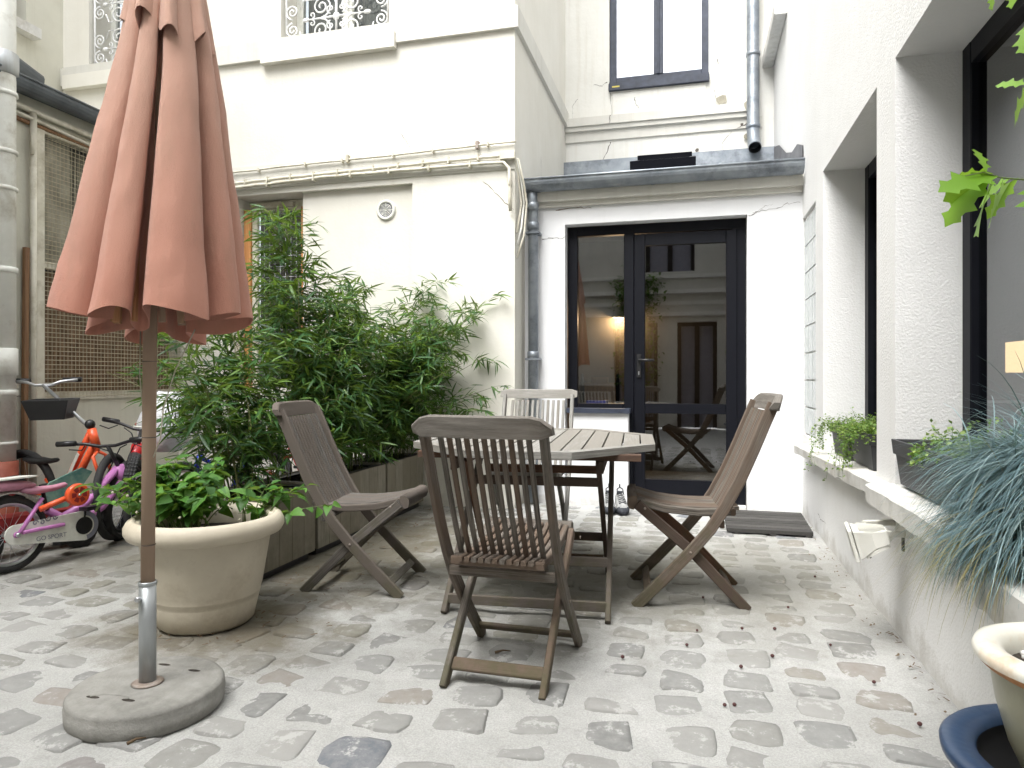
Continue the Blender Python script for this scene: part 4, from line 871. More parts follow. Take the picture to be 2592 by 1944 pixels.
# ================================================================ OBJECTS
# ---------------------------------------------------------------- folding chairs
# side profile (forward, height) of the curved back leg that runs from the top rail to the front foot
PROF = [(0.235, 0.0), (0.10, 0.135), (-0.015, 0.255), (-0.10, 0.355), (-0.165, 0.455), (-0.225, 0.565), (-0.285, 0.70), (-0.335, 0.82), (-0.372, 0.905)]
def prof_at(z):
    for i in range(len(PROF) - 1):
        if PROF[i][1] <= z <= PROF[i + 1][1]:
            k = (z - PROF[i][1]) / (PROF[i + 1][1] - PROF[i][1]); return PROF[i][0] + k * (PROF[i + 1][0] - PROF[i][0])
    return PROF[-1][0]
SLAT_CACHE = {}
def make_chair(label, mat, loc, ang, style='curved', W=0.44, group='folding garden chairs around the table', mat2=None, zs=1.0):
    """local frame: +Y forward, X sideways"""
    mat2 = mat2 or mat
    t = thing('folding_chair', label, 'chair', (loc[0], loc[1], 0), (0, 0, ang), group, scale=(1, 1, zs))
    hw = W / 2 - 0.02
    for s in (-1, 1):
        MB().path([(s * hw, y, z) for y, z in PROF], 0.022, 0.050, 0.004, side=(1, 0, 0)).build('back_leg', mat, t)
        MB().path([(s * (hw - 0.028), -0.265, 0.0), (s * (hw - 0.028), -0.02, 0.25), (s * (hw - 0.028), 0.225, 0.452)], 0.022, 0.045, 0.004, side=(1, 0, 0)).build('front_leg', mat2, t)
        # seat side rail, gently dished
        MB().path([(s * (hw - 0.052), -0.20, 0.425), (s * (hw - 0.052), -0.05, 0.418), (s * (hw - 0.052), 0.10, 0.43), (s * (hw - 0.052), 0.23, 0.462)], 0.022, 0.034, 0.004, side=(1, 0, 0)).build('seat_rail', mat, t)
        for yy, zz in ((-0.012, 0.252), (0.19, 0.44)):
            MB().lathe([(0.0, 0), (0.006, 0), (0.006, 0.003), (0, 0.003)], 8, (s * (hw + 0.011) - (0.003 if s < 0 else 0), yy, zz), 'X').build('pivot', 'rust', t)
    # front nosing and the cross rails
    mb = MB(); pr = [(0.262, 0.43), (0.270, 0.45), (0.268, 0.475), (0.25, 0.488), (0.225, 0.487), (0.222, 0.45), (0.24, 0.425)]
    n0 = len(mb.v); xs = (-hw + 0.03, hw - 0.03)
    for x in xs: mb.v += [(x, y, z) for y, z in pr]
    m = len(pr)
    for j in range(m): k = (j + 1) % m; mb.face([j, k, m + k, m + j], [(0, .01 * j), (0, .01 * j + .01), (W, .01 * j + .01), (W, .01 * j)], True)
    mb.face(list(range(m))); mb.face([m + j for j in reversed(range(m))])
    mb.build('seat_nosing', mat, t)
    MB().beam((-hw + 0.01, -0.152, 0.375), (hw - 0.01, -0.152, 0.375), 0.022, 0.034, 0.004).build('cross_rail', mat, t)
    MB().beam((-hw + 0.035, -0.205, 0.425), (hw - 0.035, -0.205, 0.425), 0.022, 0.03, 0.006).build('cross_rail', mat, t)
    MB().beam((-hw + 0.04, -0.205, 0.062), (hw - 0.04, -0.205, 0.062), 0.045, 0.016, 0.004, up=(0, -.7, .7)).build('stretcher', mat2, t)
    MB().beam((-hw + 0.01, 0.175, 0.062), (hw - 0.01, 0.175, 0.062), 0.040, 0.016, 0.004, up=(0, .7, .7)).build('stretcher', mat, t)
    # seat slats
    ns = 11; key = (mat, W, style)
    if key not in SLAT_CACHE:
        a = MB().path([(0, -0.235, 0.438), (0, -0.12, 0.432), (0, 0.02, 0.434), (0, 0.13, 0.449), (0, 0.228, 0.475)], 0.018, 0.017, 0.003, side=(1, 0, 0)).mesh('seat_slat', mat)
        q = [(prof_at(z), z) for z in (0.385, 0.45, 0.52, 0.60, 0.70, 0.80, 0.872)]
        b = MB().path([(0, y + 0.006, z) for y, z in q], 0.0175 if style == 'curved' else 0.018, 0.014, 0.003, side=(1, 0, 0)).mesh('back_slat', mat)
        SLAT_CACHE[key] = (a, b)
    a, b = SLAT_CACHE[key]; iw = 2 * (hw - 0.062)
    for i in range(ns): instance('seat_slat', a, t, (-iw / 2 + iw * (i + 0.5) / ns, 0, 0))
    nb = 11; iw2 = 2 * (hw - 0.022)
    for i in range(nb): instance('back_slat', b, t, (-iw2 / 2 + iw2 * (i + 1) / (nb + 1), 0, 0))
    # top rail, bowed and shaped
    mb = MB(); hw2 = W / 2 + 0.012; yb = prof_at(0.905); n = 14; prev = None
    for i in range(n + 1):
        k = -1 + 2 * i / n; x = k * hw2; bow = 0.0 if style == 'flat' else -0.022 * (1 - k * k)
        if style == 'curved': zt = 0.945 - (0.018 * max(0, (abs(k) - 0.72) / 0.28)) - (0.016 if abs(k) > 0.99 else 0); zb = 0.872 + (0.012 if abs(k) > 0.99 else 0)
        else: zt = 0.945 - (0.012 if abs(k) > 0.99 else 0); zb = 0.885 + (0.01 if abs(k) > 0.99 else 0)
        y0_ = yb + 0.012 - 0.02 * (zt - .9) / .05 + bow; th = 0.030
        sec = [(x, y0_ + 0.020, zb), (x, y0_ + 0.003, zt - 0.006), (x, y0_ - 0.004, zt), (x, y0_ - th + 0.004, zt), (x, y0_ - th - 0.002, zt - 0.006), (x, y0_ - th + 0.014, zb)]
        if prev:
            for j in range(6): kk = (j + 1) % 6; mb.poly([prev[j], prev[kk], sec[kk], sec[j]], False, [(prev[0][0] + 1, j * .02), (prev[0][0] + 1, j * .02 + .02), (x + 1, j * .02 + .02), (x + 1, j * .02)])
        else: mb.poly(list(reversed(sec)))
        prev = sec
    mb.poly(prev); mb.build('top_rail', 'teak_mid' if mat == 'teak_brown' else mat, t)
    return t
make_chair('brown teak folding chair nearest the viewer with its back to the viewer', 'teak_brown', (-0.635, 2.475), radians(-1.5), zs=0.985)
make_chair('grey weathered folding chair between the big cream pot and the table', 'teak_grey', (-1.605, 3.25), radians(-83), W=0.46, zs=0.98)
make_chair('reddish brown folding chair on the right turned side-on in front of the glazed door', 'teak_brown', (-0.04, 3.455), radians(95.5), W=0.47, mat2='teak_red', zs=1.03)
make_chair('pale grey flat-railed folding chair behind the table facing the viewer', 'teak_pale', (-0.985, 4.25), radians(184), style='flat', W=0.50, zs=1.025)

# ---------------------------------------------------------------- octagonal slatted table
tx, ty, ta = -0.745, 3.43, radians(4.5); TZ = 0.745
tab = thing('garden_table', 'octagonal slatted folding teak table in the middle of the chairs', 'table', (tx, ty, 0), (0, 0, ta))
hx, hy, ch = 0.565, 0.665, 0.36
O8 = [(hx, -hy + ch + .06), (hx, hy - ch), (hx - ch * .95, hy), (-hx + ch * .95, hy), (-hx, hy - ch), (-hx, -hy + ch), (-hx + ch * .95, -hy), (hx - ch * .95, -hy)]
def inset(poly, d):
    out = []; n = len(poly)
    for i in range(n):
        p0, p1, p2 = Vector(poly[i - 1]), Vector(poly[i]), Vector(poly[(i + 1) % n])
        e1 = (p1 - p0).normalized(); e2 = (p2 - p1).normalized(); n1 = Vector((-e1.y, e1.x)); n2 = Vector((-e2.y, e2.x))
        b = (n1 + n2).normalized(); out.append(tuple(p1 + b * d / max(0.3, b.dot(n1))))
    return out
I8 = inset(O8, 0.062)
for i in range(8):
    j = (i + 1) % 8; a, b, c, d = Vector(O8[i]), Vector(O8[j]), Vector(I8[j]), Vector(I8[i])
    e = (b - a).normalized() * 0.0012
    MB().prism([tuple(a + e), tuple(b - e), tuple(c - e), tuple(d + e)], TZ - 0.030, TZ).build('edge_board', 'teak_pale', tab)
def clipx(poly, x0, x1):
    def clip(P, f):
        out = []
        for i in range(len(P)):
            a, b = P[i - 1], P[i]; fa, fb = f(a), f(b)
            if (fa >= 0) != (fb >= 0): k = fa / (fa - fb); out.append((a[0] + (b[0] - a[0]) * k, a[1] + (b[1] - a[1]) * k))
            if fb >= 0: out.append(b)
        return out
    return clip(clip(poly, lambda p: p[0] - x0), lambda p: x1 - p[0])
I8b = inset(O8, 0.066); ns = 12; w_ = (max(p[0] for p in I8b) - min(p[0] for p in I8b)) / ns; xm = min(p[0] for p in I8b)
for i in range(ns):
    P_ = clipx(I8b, xm + i * w_ + 0.004, xm + (i + 1) * w_ - 0.004)
    if len(P_) > 2:
        m_ = MB(); n = len(P_); uo = R.random() * 5
        m_.v = [(x, y, TZ - 0.027) for x, y in P_] + [(x, y, TZ - 0.002) for x, y in P_]
        for j in range(n): k = (j + 1) % n; m_.face([j, k, n + k, n + j], [(0, 0), (.1, 0), (.1, .02), (0, .02)])
        m_.face([n + j for j in range(n)], [(y + uo, x) for x, y in P_]); m_.face([j for j in reversed(range(n))], [(y + uo, x) for x, y in reversed(P_)])
        m_.build('table_slat', 'teak_pale', tab)
for y in (-0.42, 0.0, 0.42): MB().beam((-0.50, y, TZ - 0.044), (0.50, y, TZ - 0.044), 0.045, 0.03, 0.003).build('batten', 'teak_red', tab)
for x in (-0.33, 0.33): MB().beam((x, -0.46, TZ - 0.085), (x, 0.46, TZ - 0.085), 0.022, 0.05, 0.003).build('side_rail', 'teak_red', tab)
for s in (-1, 1):
    x = 0.33 if s > 0 else -0.33
    MB().beam((x - s * .022, -0.30, TZ - 0.07), (x + s * 0.0, 0.30, 0.0), 0.022, 0.052, 0.004, up=(0, 1, 0)).build('leg', 'teak_red', tab)
    MB().beam((x + s * .024, 0.28, TZ - 0.07), (x + s * .03, -0.50, 0.0), 0.024, 0.052, 0.004, up=(0, 1, 0)).build('leg', 'teak_grey', tab)
for y, z, m_, wd_ in ((-0.46, 0.06, 'teak_grey', .70), (-0.34, 0.22, 'teak_grey', .70), (0.24, 0.085, 'teak_red', .62), (0.22, 0.56, 'teak_red', .62), (-0.22, 0.56, 'teak_red', .62), (0.16, 0.22, 'teak_red', .62)):
    MB().beam((-wd_ / 2, y, z), (wd_ / 2, y, z), 0.022, 0.042, 0.003).build('cross_rail', m_, tab)

# ---------------------------------------------------------------- closed parasol
U = Vector((-1.672, 1.842, 0.0)); lean = 0.0115
um = thing('parasol', 'closed salmon canvas parasol with wooden pole in a steel tube', 'parasol', tuple(U))
MB().tube([(0, 0, 0.36), (lean * 0.5, 0, 0.9), (lean * 2.4, 0, 2.72)], 0.0205, 16).build('pole', 'pole', um)
for z in (0.52, 0.86, 1.10): MB().lathe([(0.0207, z - 0.0015), (0.0213, z), (0.0207, z + 0.0015)], 16, (lean * z * .6, 0, 0)).build('pole_joint', 'teak_grey', um)
tb_ = MB(); tb_.tube([(0, 0, 0.080), (0, 0, 0.40)], 0.0255, 20).lathe([(0.0265, 0.392), (0.028, 0.395), (0.028, 0.402), (0.0255, 0.404)], 20).build('steel_tube', 'galv', um)
MB().lathe([(0.0, 0.0815), (0.046, 0.0815), (0.048, 0.084), (0.04, 0.088), (0.026, 0.090)], 24).build('flange', 'rust', um)
m_ = MB(); m_.lathe([(0.0, -0.040), (0.008, -0.040), (0.009, -0.034), (0.006, -0.026)], 10, (-0.006, 0, 0.355), 'Y').build('bolt', 'chrome', um)
# canopy: pleated cloth, fold outline in plan (m, x right, y away), then tapering to the top
HEM = [(-.325, .03, 1.185), (-.29, -.045, 1.175), (-.235, -.085, 1.160), (-.165, -.070, 1.150), (-.125, -.035, 1.15), (-.150, -.060, 1.15), (-.195, -.115, 1.150), (-.170, -.175, 1.165), (-.125, -.20, 1.178), (-.080, -.195, 1.170), (-.072, -.15, 1.155), (-.070, -.08, 1.13), (-.045, -.045, 1.115), (-.020, -.06, 1.125), (-.022, -.12, 1.15), (-.038, -.185, 1.178), (-.022, -.235, 1.183), (.035, -.265, 1.172), (.095, -.262, 1.160), (.150, -.225, 1.145), (.150, -.17, 1.15), (.095, -.10, 1.15), (.10, -.07, 1.15), (.155, -.125, 1.16), (.215, -.150, 1.172), (.262, -.130, 1.178), (.272, -.09, 1.175), (.21, -.03, 1.16), (.17, .0, 1.155), (.22, -.02, 1.16), (.285, -.02, 1.17), (.325, .02, 1.172), (.315, .08, 1.15), (.24, .09, 1.12), (.15, .055, 1.115), (.10, .07, 1.12), (.13, .13, 1.10), (.18, .20, 1.085), (.13, .24, 1.09), (.07, .18, 1.10), (.03, .08, 1.12), (.0, .10, 1.11), (-.01, .18, 1.09), (-.05, .25, 1.085), (-.10, .22, 1.10), (-.08, .13, 1.12), (-.06, .06, 1.13), (-.12, .09, 1.12), (-.18, .16, 1.11), (-.22, .15, 1.11), (-.20, .08, 1.13), (-.15, .03, 1.15), (-.22, .05, 1.16), (-.29, .08, 1.175)]
def cr(P, n=3):
    out = []; L = len(P)
    for i in range(L):
        p0, p1, p2, p3 = (Vector(P[(i + k - 1) % L]) for k in range(4))
        for j in range(n):
            t_ = j / n; out.append(0.5 * ((2 * p1) + (-p0 + p2) * t_ + (2 * p0 - 5 * p1 + 4 * p2 - p3) * t_ ** 2 + (-p0 + 3 * p1 - 3 * p2 + p3) * t_ ** 3))
    return out
HC = cr(HEM, 4)
CROT = radians(42)
HEM = [(a * 1.03, b, c + 0.078) for a, b, c in HEM]; HC = cr(HEM, 4)
def canopy(zb_off, ztop, rscale, topscale, rows, name, smooth=0.0, wig=1.0):
    mb = MB(); n = len(HC)
    for i in range(rows + 1):
        k = i / rows; s = (1 - k) * 1.0 + k * topscale; s *= rscale
        # folds tighten quickly near the hem, then run straight
        cxp = lean * 2.2 * (1.15 + (ztop - 1.15) * k) / 2.4
        for j, p in enumerate(HC):
            a = atan2(p.y, p.x); rr = sqrt(p.x ** 2 + p.y ** 2)
            mean = 0.17
            sh = 1 - 0.12 * k            # pleats flatten a little upwards
            r2 = (mean + (rr - mean) * sh) * s
            wv = 1 + 0.035 * noise.noise(Vector((a * 1.5, k * 5, zb_off * 7))) + 0.022 * noise.noise(Vector((a * 5, k * 11, 2 + zb_off))) + 0.012 * noise.noise(Vector((a * 9 + k * 8, k * 20, 6)))
            r2 *= wv * 0.875
            z = (p.z + zb_off) * (1 - k) + ztop * k
            ox = 0.014 + 0.036 * min(1, k * 1.6)
            mb.v.append((cxp + ox * 0.968 + r2 * cos(a + CROT), ox * 0.251 + r2 * sin(a + CROT), z))
    for i in range(rows):
        for j in range(n):
            a = i * n + j; b = i * n + (j + 1) % n; mb.face([a, b, b + n, a + n], None, True)
    o = mb.build(name, 'canvas', um)
    m = o.modifiers.new('solid', 'SOLIDIFY'); m.thickness = 0.0014; m.offset = 0
    e = o.modifiers.new('split', 'EDGE_SPLIT'); e.split_angle = radians(55)
    return o
canopy(0.0, 2.42, 1.0, 0.30, 26, 'canopy')
# top vent cap hanging over the upper cloth
mb = MB(); n = 96; rows = 12
for i in range(rows + 1):
    k = i / rows
    for j in range(n):
        a = 2 * pi * j / n; r_ = (0.115 + 0.028 * cos(8 * a + 0.6) + 0.008 * sin(5 * a)) * (1 - 0.72 * k) + 0.004 * (1 - k)
        z = 2.125 + 0.022 * sin(4 * a + 1) + 0.02 * cos(8 * a) + (2.66 - 2.10) * k - 0.10 * cos(a) * (1 - k) * 0.35
        mb.v.append((0.062 + lean + r_ * 0.93 * cos(a), 0.014 + r_ * 0.93 * sin(a), z))
for i in range(rows):
    for j in range(n): a = i * n + j; b = i * n + (j + 1) % n; mb.face([a, b, b + n, a + n], None, True)
vc = mb.build('vent_cap', 'canvas', um); m = vc.modifiers.new('solid', 'SOLIDIFY'); m.thickness = 0.0015
e = vc.modifiers.new('split', 'EDGE_SPLIT'); e.split_angle = radians(55)
MB().sphere((lean * 2.4, 0, 2.73), 0.03, 12, 8).build('finial', 'pole', um)
for a in range(8):
    an = a * pi / 4 + 0.3; MB().beam((lean + 0.03 * cos(an), 0.03 * sin(an), 2.40), (lean * .6 + 0.10 * cos(an), 0.10 * sin(an), 1.22), 0.016, 0.022, 0.003, up=(cos(an), sin(an), 0)).build('rib', 'pole', um)
for pts in ([(-.045, .02, 1.2), (-.03, .0, 1.06), (-.012, 0, .9), (-.02, .0, .82)], [(.16, .02, 1.2), (.12, -.02, 1.07), (.085, -.03, .95), (.075, -.03, .86), (.04, -.02, .80)]):
    MB().tube(pts, 0.0022, 5).build('cord', 'cord', um)
# its concrete foot
ba = um
base_o = MB().lathe([(0.0, 0.0), (0.236, 0.0), (0.246, 0.012), (0.248, 0.05), (0.244, 0.052), (0.246, 0.068), (0.238, 0.078), (0.225, 0.081), (0.0, 0.081)], 64).tr(Matrix.Diagonal((0.92, 0.92, 1, 1))).build('base_slab', 'concrete', ba)
for cx_, cy_ in ((-0.085, -0.125), (0.035, -0.115), (-0.05, 0.13), (0.08, 0.115)):
    MB().poly([(cx_ + 0.024 * cos(2 * pi * k / 12), cy_ + 0.008 * sin(2 * pi * k / 12), 0.0815) for k in range(12)]).build('hand_hole', 'soil', base_o)
m_ = MB(); m_.tube([(0.07 * cos(a * .2) - .03, -0.13 + 0.035 * sin(a * .2 + .2), 0.0808) for a in range(3, 15)], 0.003, 5).build('cast_ridge', 'concrete', base_o)

# ---------------------------------------------------------------- leaves
def leaf_mesh(name, mat, L, W, fold=0.25, droop=0.25, n=4, shape='lance', tone=None):
    """leaf along +Y from the origin, upper side +Z"""
    mb = MB(); c = []
    for i in range(n + 1):
        k = i / n
        if shape == 'lance': w = sin(pi * min(1, k * 0.98 + 0.02) ** 0.75) ** 0.9
        elif shape == 'ovate': w = (sin(pi * k ** 0.62)) ** 0.85
        else: w = sin(pi * k ** 0.5)
        w = max(w, 0.02) * W / 2; z = -droop * L * k * k
        c.append(((-w, k * L, z + fold * w), (0, k * L, z), (w, k * L, z + fold * w)))
    if tone is not None: mb.ct = tone
    mb.v = [p for r_ in c for p in r_]
    for i in range(n):
        a = i * 3; mb.face([a, a + 1, a + 4, a + 3], None, True); mb.face([a + 1, a + 2, a + 5, a + 4], None, True)
    return mb.mesh(name, mat) if name else mb
def rotm(d, roll=0.0, up=Vector((0, 0, 1))):
    d = Vector(d).normalized(); x = d.cross(up)
    if x.length < 1e-3: x = d.cross(Vector((1, 0, 0)))
    x.normalize(); z = x.cross(d); m = Matrix((x, d, z)).transposed()
    return m @ Matrix.Rotation(roll, 3, 'Y')
def scatter_leaves(plant, specs, mbproto, me_proto, n_ind, name, mat, camp=Vector((0, 0, 1.05))):
    """specs: (pos, dir, roll, scale); the n_ind nearest the viewer are leaves of their own, the rest one mesh"""
    specs = sorted(specs, key=lambda s: (Vector(s[0]) - camp).length)
    for p, d, r_, s in specs[:n_ind]:
        o = bpy.data.objects.new('leaf', me_proto[R.randrange(len(me_proto))]); COL.objects.link(o); o.parent = plant
        o.location = Vector(p) - OFFS[plant.name]; o.rotation_euler = rotm(d, r_).to_euler(); o.scale = (s, s, s)
    if specs[n_ind:]:
        mb = MB()
        for p, d, r_, s in specs[n_ind:]:
            src = mbproto[R.randrange(len(mbproto))]; m = rotm(d, r_) * s; n0 = len(mb.v); P = Vector(p); mb.ct = R.random()
            mb.v += [tuple(m @ Vector(q) + P) for q in src.v]
            for f in src.f: mb.face([i + n0 for i in f], None, True)
        mb.build(name, mat, plant, kind='stuff')

# ---------------------------------------------------------------- timber planters with bamboo
XF = -2.12
plan = [(3.02, 3.62, 'nearest'), (3.65, 4.58, 'middle'), (4.61, 5.30, 'farthest')]
for i, (ya, yb, wh) in enumerate(plan):
    lab = {'nearest': 'grey timber planter half hidden behind the big cream pot', 'middle': 'grey timber planter in the middle of the row, behind the left chair', 'farthest': 'grey timber planter at the far end of the row against the cream wall'}[wh]
    pl = thing('timber_planter', lab, 'planter', (XF - 0.21, (ya + yb) / 2, 0), group='timber planters in a row', world=True)
    bw = 0.132; n = max(3, round((yb - ya) / bw)); bw = (yb - ya) / n
    for k in range(n):
        MB().box(XF - 0.018, XF, ya + k * bw + 0.001, ya + (k + 1) * bw - 0.001, 0.045, 0.43, 0.002).build('board', 'planter', pl)
        MB().box(XF - 0.42, XF - 0.402, ya + k * bw + 0.001, ya + (k + 1) * bw - 0.001, 0.045, 0.43, 0.002).build('board', 'planter', pl)
    for yy in (ya, yb - 0.018):
        for k in range(3): MB().box(XF - 0.401 + k * 0.1275, XF - 0.401 + (k + 1) * 0.1275 - 0.002, yy, yy + 0.018, 0.045, 0.43, 0.002).build('board', 'planter', pl)
    MB().box(XF - 0.39, XF - 0.03, ya + 0.03, yb - 0.03, 0.0, 0.05).build('foot', 'black', pl)  # recessed base, coloured black for the cast shadow beneath the boards
    f = MB()
    f.box(XF - 0.075, XF - 0.019, ya + 0.019, yb - 0.019, 0.415, 0.425, 0.002); f.box(XF - 0.401, XF - 0.345, ya + 0.019, yb - 0.019, 0.415, 0.425, 0.002)
    f.box(XF - 0.345, XF - 0.075, ya + 0.019, ya + 0.07, 0.4155, 0.4245, 0.002); f.box(XF - 0.345, XF - 0.075, yb - 0.07, yb - 0.019, 0.4155, 0.4245, 0.002)
    f.build('liner', 'black', pl)
    MB()._box(XF - 0.40, XF - 0.02, ya + 0.02, yb - 0.02, 0.30, 0.385).build('soil', 'soil', pl)
bl_mb = [leaf_mesh(None, None, 0.105, 0.0135, 0.3, d_, 4) for d_ in (0.05, 0.2, 0.38)]
bl_me = [leaf_mesh('bamboo_leaf', 'bamboo_leaf', 0.105, 0.0135, 0.3, d_, 4) for d_ in (0.05, 0.2, 0.38)]
def bamboo(ya, yb, canes, seed, label, heights, leanv, spread):
    rr = random.Random(seed)
    root = thing('bamboo', label, 'bamboo', (XF - 0.21, (ya + yb) / 2, 0.385), group='bamboos in the timber planters', world=True)
    specs = []; cm = MB()
    for c in range(canes):
        bx = XF - rr.uniform(0.08, 0.34); by = rr.uniform(ya + 0.06, yb - 0.06); h = heights(rr, by)
        lx = leanv[0] + rr.gauss(0, spread); ly = leanv[1] + rr.gauss(0, spread * 0.8)
        pts = []; n = 12
        for i in range(n + 1):
            k = i / n; y_ = by + ly * k ** 1.8; x_ = bx + lx * k ** 1.8 + 0.01 * sin(k * 9 + c)
            pts.append(Vector((x_, min(y_, YM - 0.04), 0.36 + (h - 0.36) * (k - 0.10 * k ** 3 * min(1, abs(lx) + abs(ly))))))
        cm.tube(pts, rr.uniform(0.0035, 0.006), 6, 0.0015)
        z0_ = rr.uniform(0.12, 0.3)
        nb = int(13 * (h - 0.36) / 1.1) + 4
        for b in range(nb):
            k = z0_ + (1 - z0_) * (b + rr.random()) / nb; i = min(int(k * n), n - 1); p = pts[i].lerp(pts[i + 1], k * n - i)
            an = rr.uniform(0, 2 * pi); bl = rr.uniform(0.10, 0.34) * (1.1 - 0.45 * k)
            d = Vector((cos(an), sin(an), rr.uniform(0.05, 0.9))).normalized(); q = [p]
            for s in range(4):
                q.append(q[-1] + d * bl / 4); d = (d + Vector((0, 0, -0.12))).normalized()
            for s_ in q:
                if s_.y > YM - 0.03: s_.y = YM - 0.03 - rr.random() * .03
            cm.tube(q, 0.0014, 3, 0.0008, cap=False)
            for s in range(1, 5):
                base_ = q[s]; dd = (q[s] - q[s - 1]).normalized()
                nl = rr.choice((2, 3, 3, 4)) if s < 4 else 5
                for l in range(nl):
                    v = (dd * rr.uniform(0.4, 1.1) + Vector((rr.gauss(0, 0.7), rr.gauss(0, 0.7), rr.gauss(-0.18, 0.38)))).normalized()
                    pos = base_ + Vector((rr.gauss(0, .012), rr.gauss(0, .012), rr.gauss(0, .012)))
                    L = rr.uniform(0.6, 1.35)
                    if (pos + v * 0.105 * L).y > YM - 0.012: v.y = -abs(v.y)
                    if pos.y > YM - 0.02: pos.y = YM - 0.02
                    specs.append((pos, v, rr.uniform(-0.9, 0.9), L))
    cm.build('cane', 'bamboo_cane', root, kind='stuff')
    scatter_leaves(root, specs, bl_mb, bl_me, 240, 'foliage', 'bamboo_leaf')
    return len(specs)
nl = 0
nl += bamboo(3.02, 3.62, 17, 11, 'lower dark bamboo in the nearest planter, spreading left behind the parasol pole', lambda r_, y: r_.uniform(0.85, 1.45), (-0.34, 0.0), 0.28)
nl += bamboo(3.65, 4.58, 40, 12, 'tallest bright-topped bamboo in the middle planter in front of the barred window', lambda r_, y: r_.uniform(0.9, 1.78), (-0.05, 0.08), 0.24)
nl += bamboo(4.0, 4.25, 6, 15, 'single tall bamboo clump whose tips stand before the wire grille', lambda r_, y: r_.uniform(1.98, 2.2), (-0.34, -0.1), 0.06)
nl += bamboo(4.61, 5.28, 38, 13, 'arching bamboo in the farthest planter, leaning right along the cream wall', lambda r_, y: r_.uniform(0.85, 1.85), (0.46, 0.02), 0.26)
print('bamboo leaves', nl)

# ---------------------------------------------------------------- big cream pot with a broad-leaved plant
PC = Vector((-2.02, 2.56, 0))
pot = thing('plant_pot', 'large cream plastic pot with thick rolled rim on the cobbles', 'pot', tuple(PC))
MB().lathe([(0.0, 0.004), (0.185, 0.004), (0.203, 0.018), (0.215, 0.07), (0.223, 0.105), (0.2225, 0.109), (0.225, 0.113), (0.2245, 0.118), (0.228, 0.122), (0.2275, 0.127), (0.231, 0.131), (0.2305, 0.136), (0.238, 0.16), (0.262, 0.30), (0.277, 0.385)], 56).tr(Matrix.Diagonal((.95, .95, 1, 1))).build('body', 'pot_cream', pot)
MB().lathe([(0.272, 0.385), (0.300, 0.380), (0.322, 0.388), (0.334, 0.408), (0.334, 0.430), (0.322, 0.452), (0.304, 0.464), (0.292, 0.462), (0.287, 0.452), (0.280, 0.448), (0.272, 0.45), (0.262, 0.42), (0.255, 0.37)], 56).tr(Matrix.Diagonal((.95, .95, 1, 1))).build('rim', 'pot_cream', pot)
MB().disc((0, 0, 0.375), 0.258, 32).build('soil', 'soil', pot)
ov_mb = [leaf_mesh(None, None, 0.075, 0.050, 0.35, d_, 5, 'ovate') for d_ in (0.1, 0.3, 0.5)]
ov_me = [leaf_mesh('broad_leaf', 'basil_leaf', 0.075, 0.050, 0.35, d_, 5, 'ovate') for d_ in (0.1, 0.3, 0.5)]
def bush(root, c, stems, rr, height, spread, z0, mat='basil_leaf', n_ind=280, leaves=(5, 9), bias=(0, 0), smin=0.6, smax=1.35, mbp=ov_mb, mep=ov_me, stemr=0.003):
    specs = []; cm = MB()
    for s in range(stems):
        an = rr.uniform(0, 2 * pi); r0 = rr.uniform(0, 0.6) * spread * 0.5; out = rr.uniform(0.1, 1.0) * spread; h = height * rr.uniform(0.55, 1.0) * (1.12 - 0.55 * out / spread)
        p = Vector((c[0] + r0 * cos(an), c[1] + r0 * sin(an), z0)); e = Vector((c[0] + bias[0] * out + (r0 + out) * cos(an), c[1] + bias[1] * out + (r0 + out) * sin(an), z0 + h))
        pts = [p.lerp(e, k / 6) + Vector((0, 0, 0.25 * h * sin(pi * k / 6))) for k in range(7)]
        cm.tube(pts, stemr, 5, stemr * 0.5)
        n = rr.randint(*leaves)
        for l in range(n):
            k = 0.35 + 0.65 * (l + rr.random()) / n; i = min(int(k * 6), 5); q = pts[i].lerp(pts[i + 1], k * 6 - i)
            for sgn in (0, pi):
                a = an + rr.gauss(0, 0.9) + sgn * rr.random() + l * 1.4; v = Vector((cos(a), sin(a), rr.gauss(-0.05, 0.3))); v.normalize()
                specs.append((q + v * 0.012, v, rr.gauss(0, 0.35), rr.uniform(smin, smax) * (1.1 - 0.35 * k)))
    cm.build('stem', 'stem', root, kind='stuff'); scatter_leaves(root, specs, mbp, mep, n_ind, 'foliage', mat)
    return specs
rr = random.Random(5)
bs_ = thing('potted_plant', 'bushy bright green broad-leaved plant growing in the big cream pot', 'plant', (PC.x, PC.y, 0.375), world=True)
bush(bs_, (PC.x - 0.09, PC.y - 0.02), 44, rr, 0.34, 0.27, 0.375, bias=(-0.45, 0.0), n_ind=290)
b2 = thing('seedling', 'young green shoots leaning over the right side of the cream pot', 'plant', (PC.x + 0.16, PC.y + 0.12, 0.375), world=True)
bush(b2, (PC.x + 0.13, PC.y + 0.12), 9, rr, 0.25, 0.20, 0.375, bias=(0.9, 0.2), leaves=(3, 5), n_ind=120)
# white seed heads
mb = MB()
for k in range(26): a = rr.uniform(0, 6.28); r_ = rr.uniform(.1, .36); mb.sphere((PC.x - .16 + r_ * cos(a), PC.y + r_ * sin(a) * .8, rr.uniform(.44, .62)), 0.006, 5, 3)
mb.build('seed_heads', 'cord', bs_, kind='stuff')

